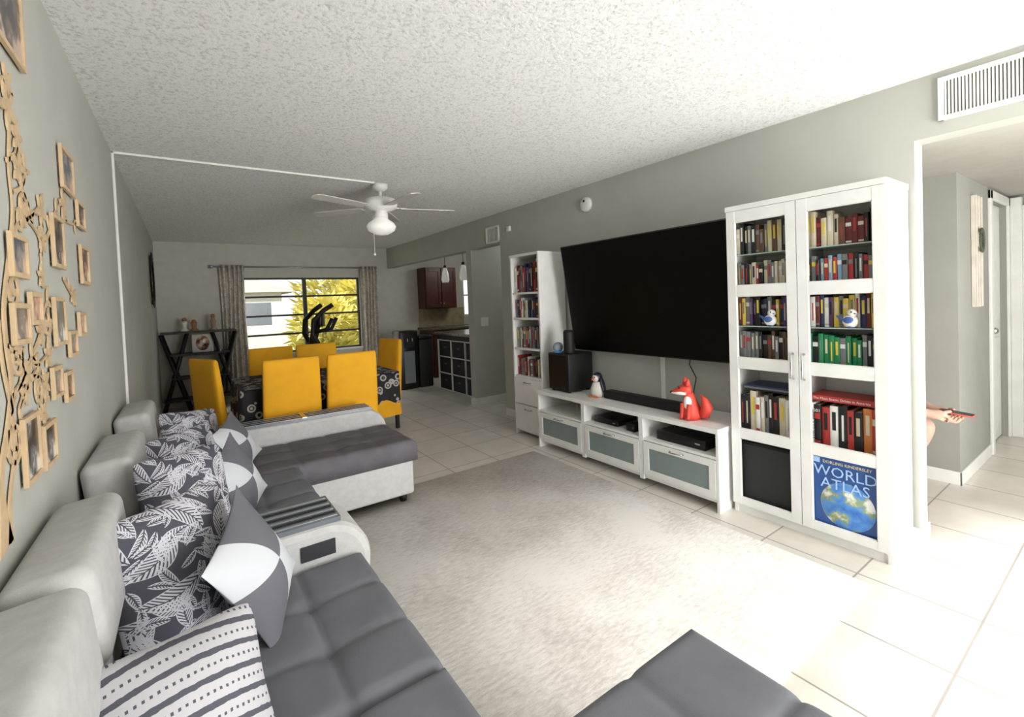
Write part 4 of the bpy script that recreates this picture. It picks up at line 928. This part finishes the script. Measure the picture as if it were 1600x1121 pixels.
# ---------------- outside -----------------
grass=mat('lawn',(.60,.62,.46),.95,var=.15,vs=5)
b=nb(); box(b,-8,14,YB+.12,26,-.12,-.05); struct('ground_outside',b,grass)
b=nb(); box(b,-4,8,-8,YF-.1,-.12,-.02); struct('patio_outside',b,mat('patio_concrete',(.8,.79,.77),.8))
t=thing('neighbour_house','white neighbouring house with grey roof seen through the window','building',(-1,16.5,0))
b=nb(); box(b,-6,2.4,15.5,20,-.1,1.9); flush('wall',b,mat('stucco',(.84,.83,.80),.8),t)
b=nb(); 
vs=[b.verts.new(p) for p in((-6.5,15.2,1.9),(2.8,15.2,1.9),(2.8,20.4,1.9),(-6.5,20.4,1.9),(-5,17.8,2.7),(1.2,17.8,2.7))]
for q in((0,1,5,4),(1,2,5),(2,3,4,5),(3,0,4),(0,3,2,1)): b.faces.new([vs[i] for i in q])
flush('roof',b,mat('roof_shingle',(.60,.57,.53),.8),t)
for x in(.3,1.4):
    b=nb(); box(b,x,x+.7,15.46,15.5,.9,1.6); flush('window',b,mat('dim_glass',(.38,.40,.42),.2),t)
t=thing('garden_fence','long pale board fence across the garden outside','fence',(1,13.6,0))
fenM=mat('pale_boards',(.74,.71,.63),.8,var=.06,vs=3)
b=nb(); box(b,-5,9,13.6,13.64,.75,.85); box(b,-5,9,13.6,13.64,.2,.3); flush('rails',b,fenM,t)
b=nb()
for i in range(93): box(b,-5+i*.15,-4.852+i*.15,13.57,13.6,-.05,.98)
flush('boards',b,fenM,t)
def shrub(x,y,h,w,n,m,name,label,cat,ln=.25):
    t=thing(name,label,cat,(x,y,-.05)); b=nb()
    for i in range(n):
        a=random.uniform(0,2*PI); rr=w*random.random()**.6; z=h*random.uniform(.1,1); rr*=math.sqrt(max(.05,1-(z/h-.45)**2*2.2))
        p=Vector((x+rr*math.cos(a),y+rr*math.sin(a),z)); d=Vector((math.cos(a)*.7+random.uniform(-.4,.4),math.sin(a)*.7,random.uniform(-.3,.9))).normalized(); s=d.cross(Vector((random.random(),random.random(),1))).normalized()*ln*.14
        vs=[b.verts.new(q) for q in(p,p+d*ln*.5+s,p+d*ln,p+d*ln*.5-s)]; b.faces.new(vs)
    flush('foliage',b,m,t)
    b=nb(); tube(b,[(x,y,-.06),(x+.03,y,h*.6)],[.05,.02],8); flush('stem',b,cherry,t)
yg=mat('yellow_green_leaf',(.84,.80,.46),.7,var=.12,vs=3); dg=mat('deep_green_leaf',(.58,.60,.44),.7,var=.15,vs=3)
shrub(2.45,10.6,1.5,.55,900,yg,'garden_shrub','yellow green shrub outside the right window half','shrub',.35)
shrub(3.75,11.8,2.0,.7,1200,yg,'garden_shrub','taller yellow green shrub farther right in the garden','shrub',.35)
shrub(-.4,22.5,4.6,1.8,1500,dg,'garden_tree','dull green leafy tree outside above the white house roof','tree',.4)
shrub(4.8,16.0,4.4,1.8,2600,yg,'garden_tree','large yellow leaved tree outside behind the shrubs','tree',.45)
# ---------------- lights -----------------
w=bpy.data.worlds.new('world'); S.world=w; w.use_nodes=True; bg=w.node_tree.nodes['Background']; bg.inputs[0].default_value=(.94,.96,1,1); bg.inputs[1].default_value=1.35
def lamp(name,kind,loc,e,size=None,col=(1,1,1),d=None,sy=None):
    l=bpy.data.lights.new(name,kind); l.energy=e; l.color=col
    if kind=='AREA': l.shape='RECTANGLE'; l.size=size; l.size_y=sy or size
    elif kind=='SUN': l.angle=math.radians(9)
    else: l.shadow_soft_size=size or .1
    o=bpy.data.objects.new(name,l); C.objects.link(o); o.location=loc
    if d: o.rotation_euler=Vector(d).to_track_quat('-Z','Y').to_euler()
    return o
lamp('sun','SUN',(2,-6,6),7.5,d=(.22,1,-.98),col=(1,.985,.96))
lamp('door_daylight','AREA',(2.3,YF-.2,1.1),180,2.2,(1,.99,.975),(-.16,1,.15),2.0)
lamp('window_skylight','AREA',(1.66,9.3,2.9),95,2.2,(1,1,1),(0,-1,-.75),1.0)
lamp('kitchen_fill','POINT',(4.6,6.8,2.2),12,.15,(1,.97,.92))  # added fill light for the kitchen, no fixture modelled
lamp('corridor_fill','POINT',(4.2,4.95,2.2),6,.1)  # extra fill put in to lift the corridor, belongs to no fixture
lamp('hall_fill','POINT',(5.2,.1,2.0),2,.1)  # weak fill added in the hallway, without a lamp body
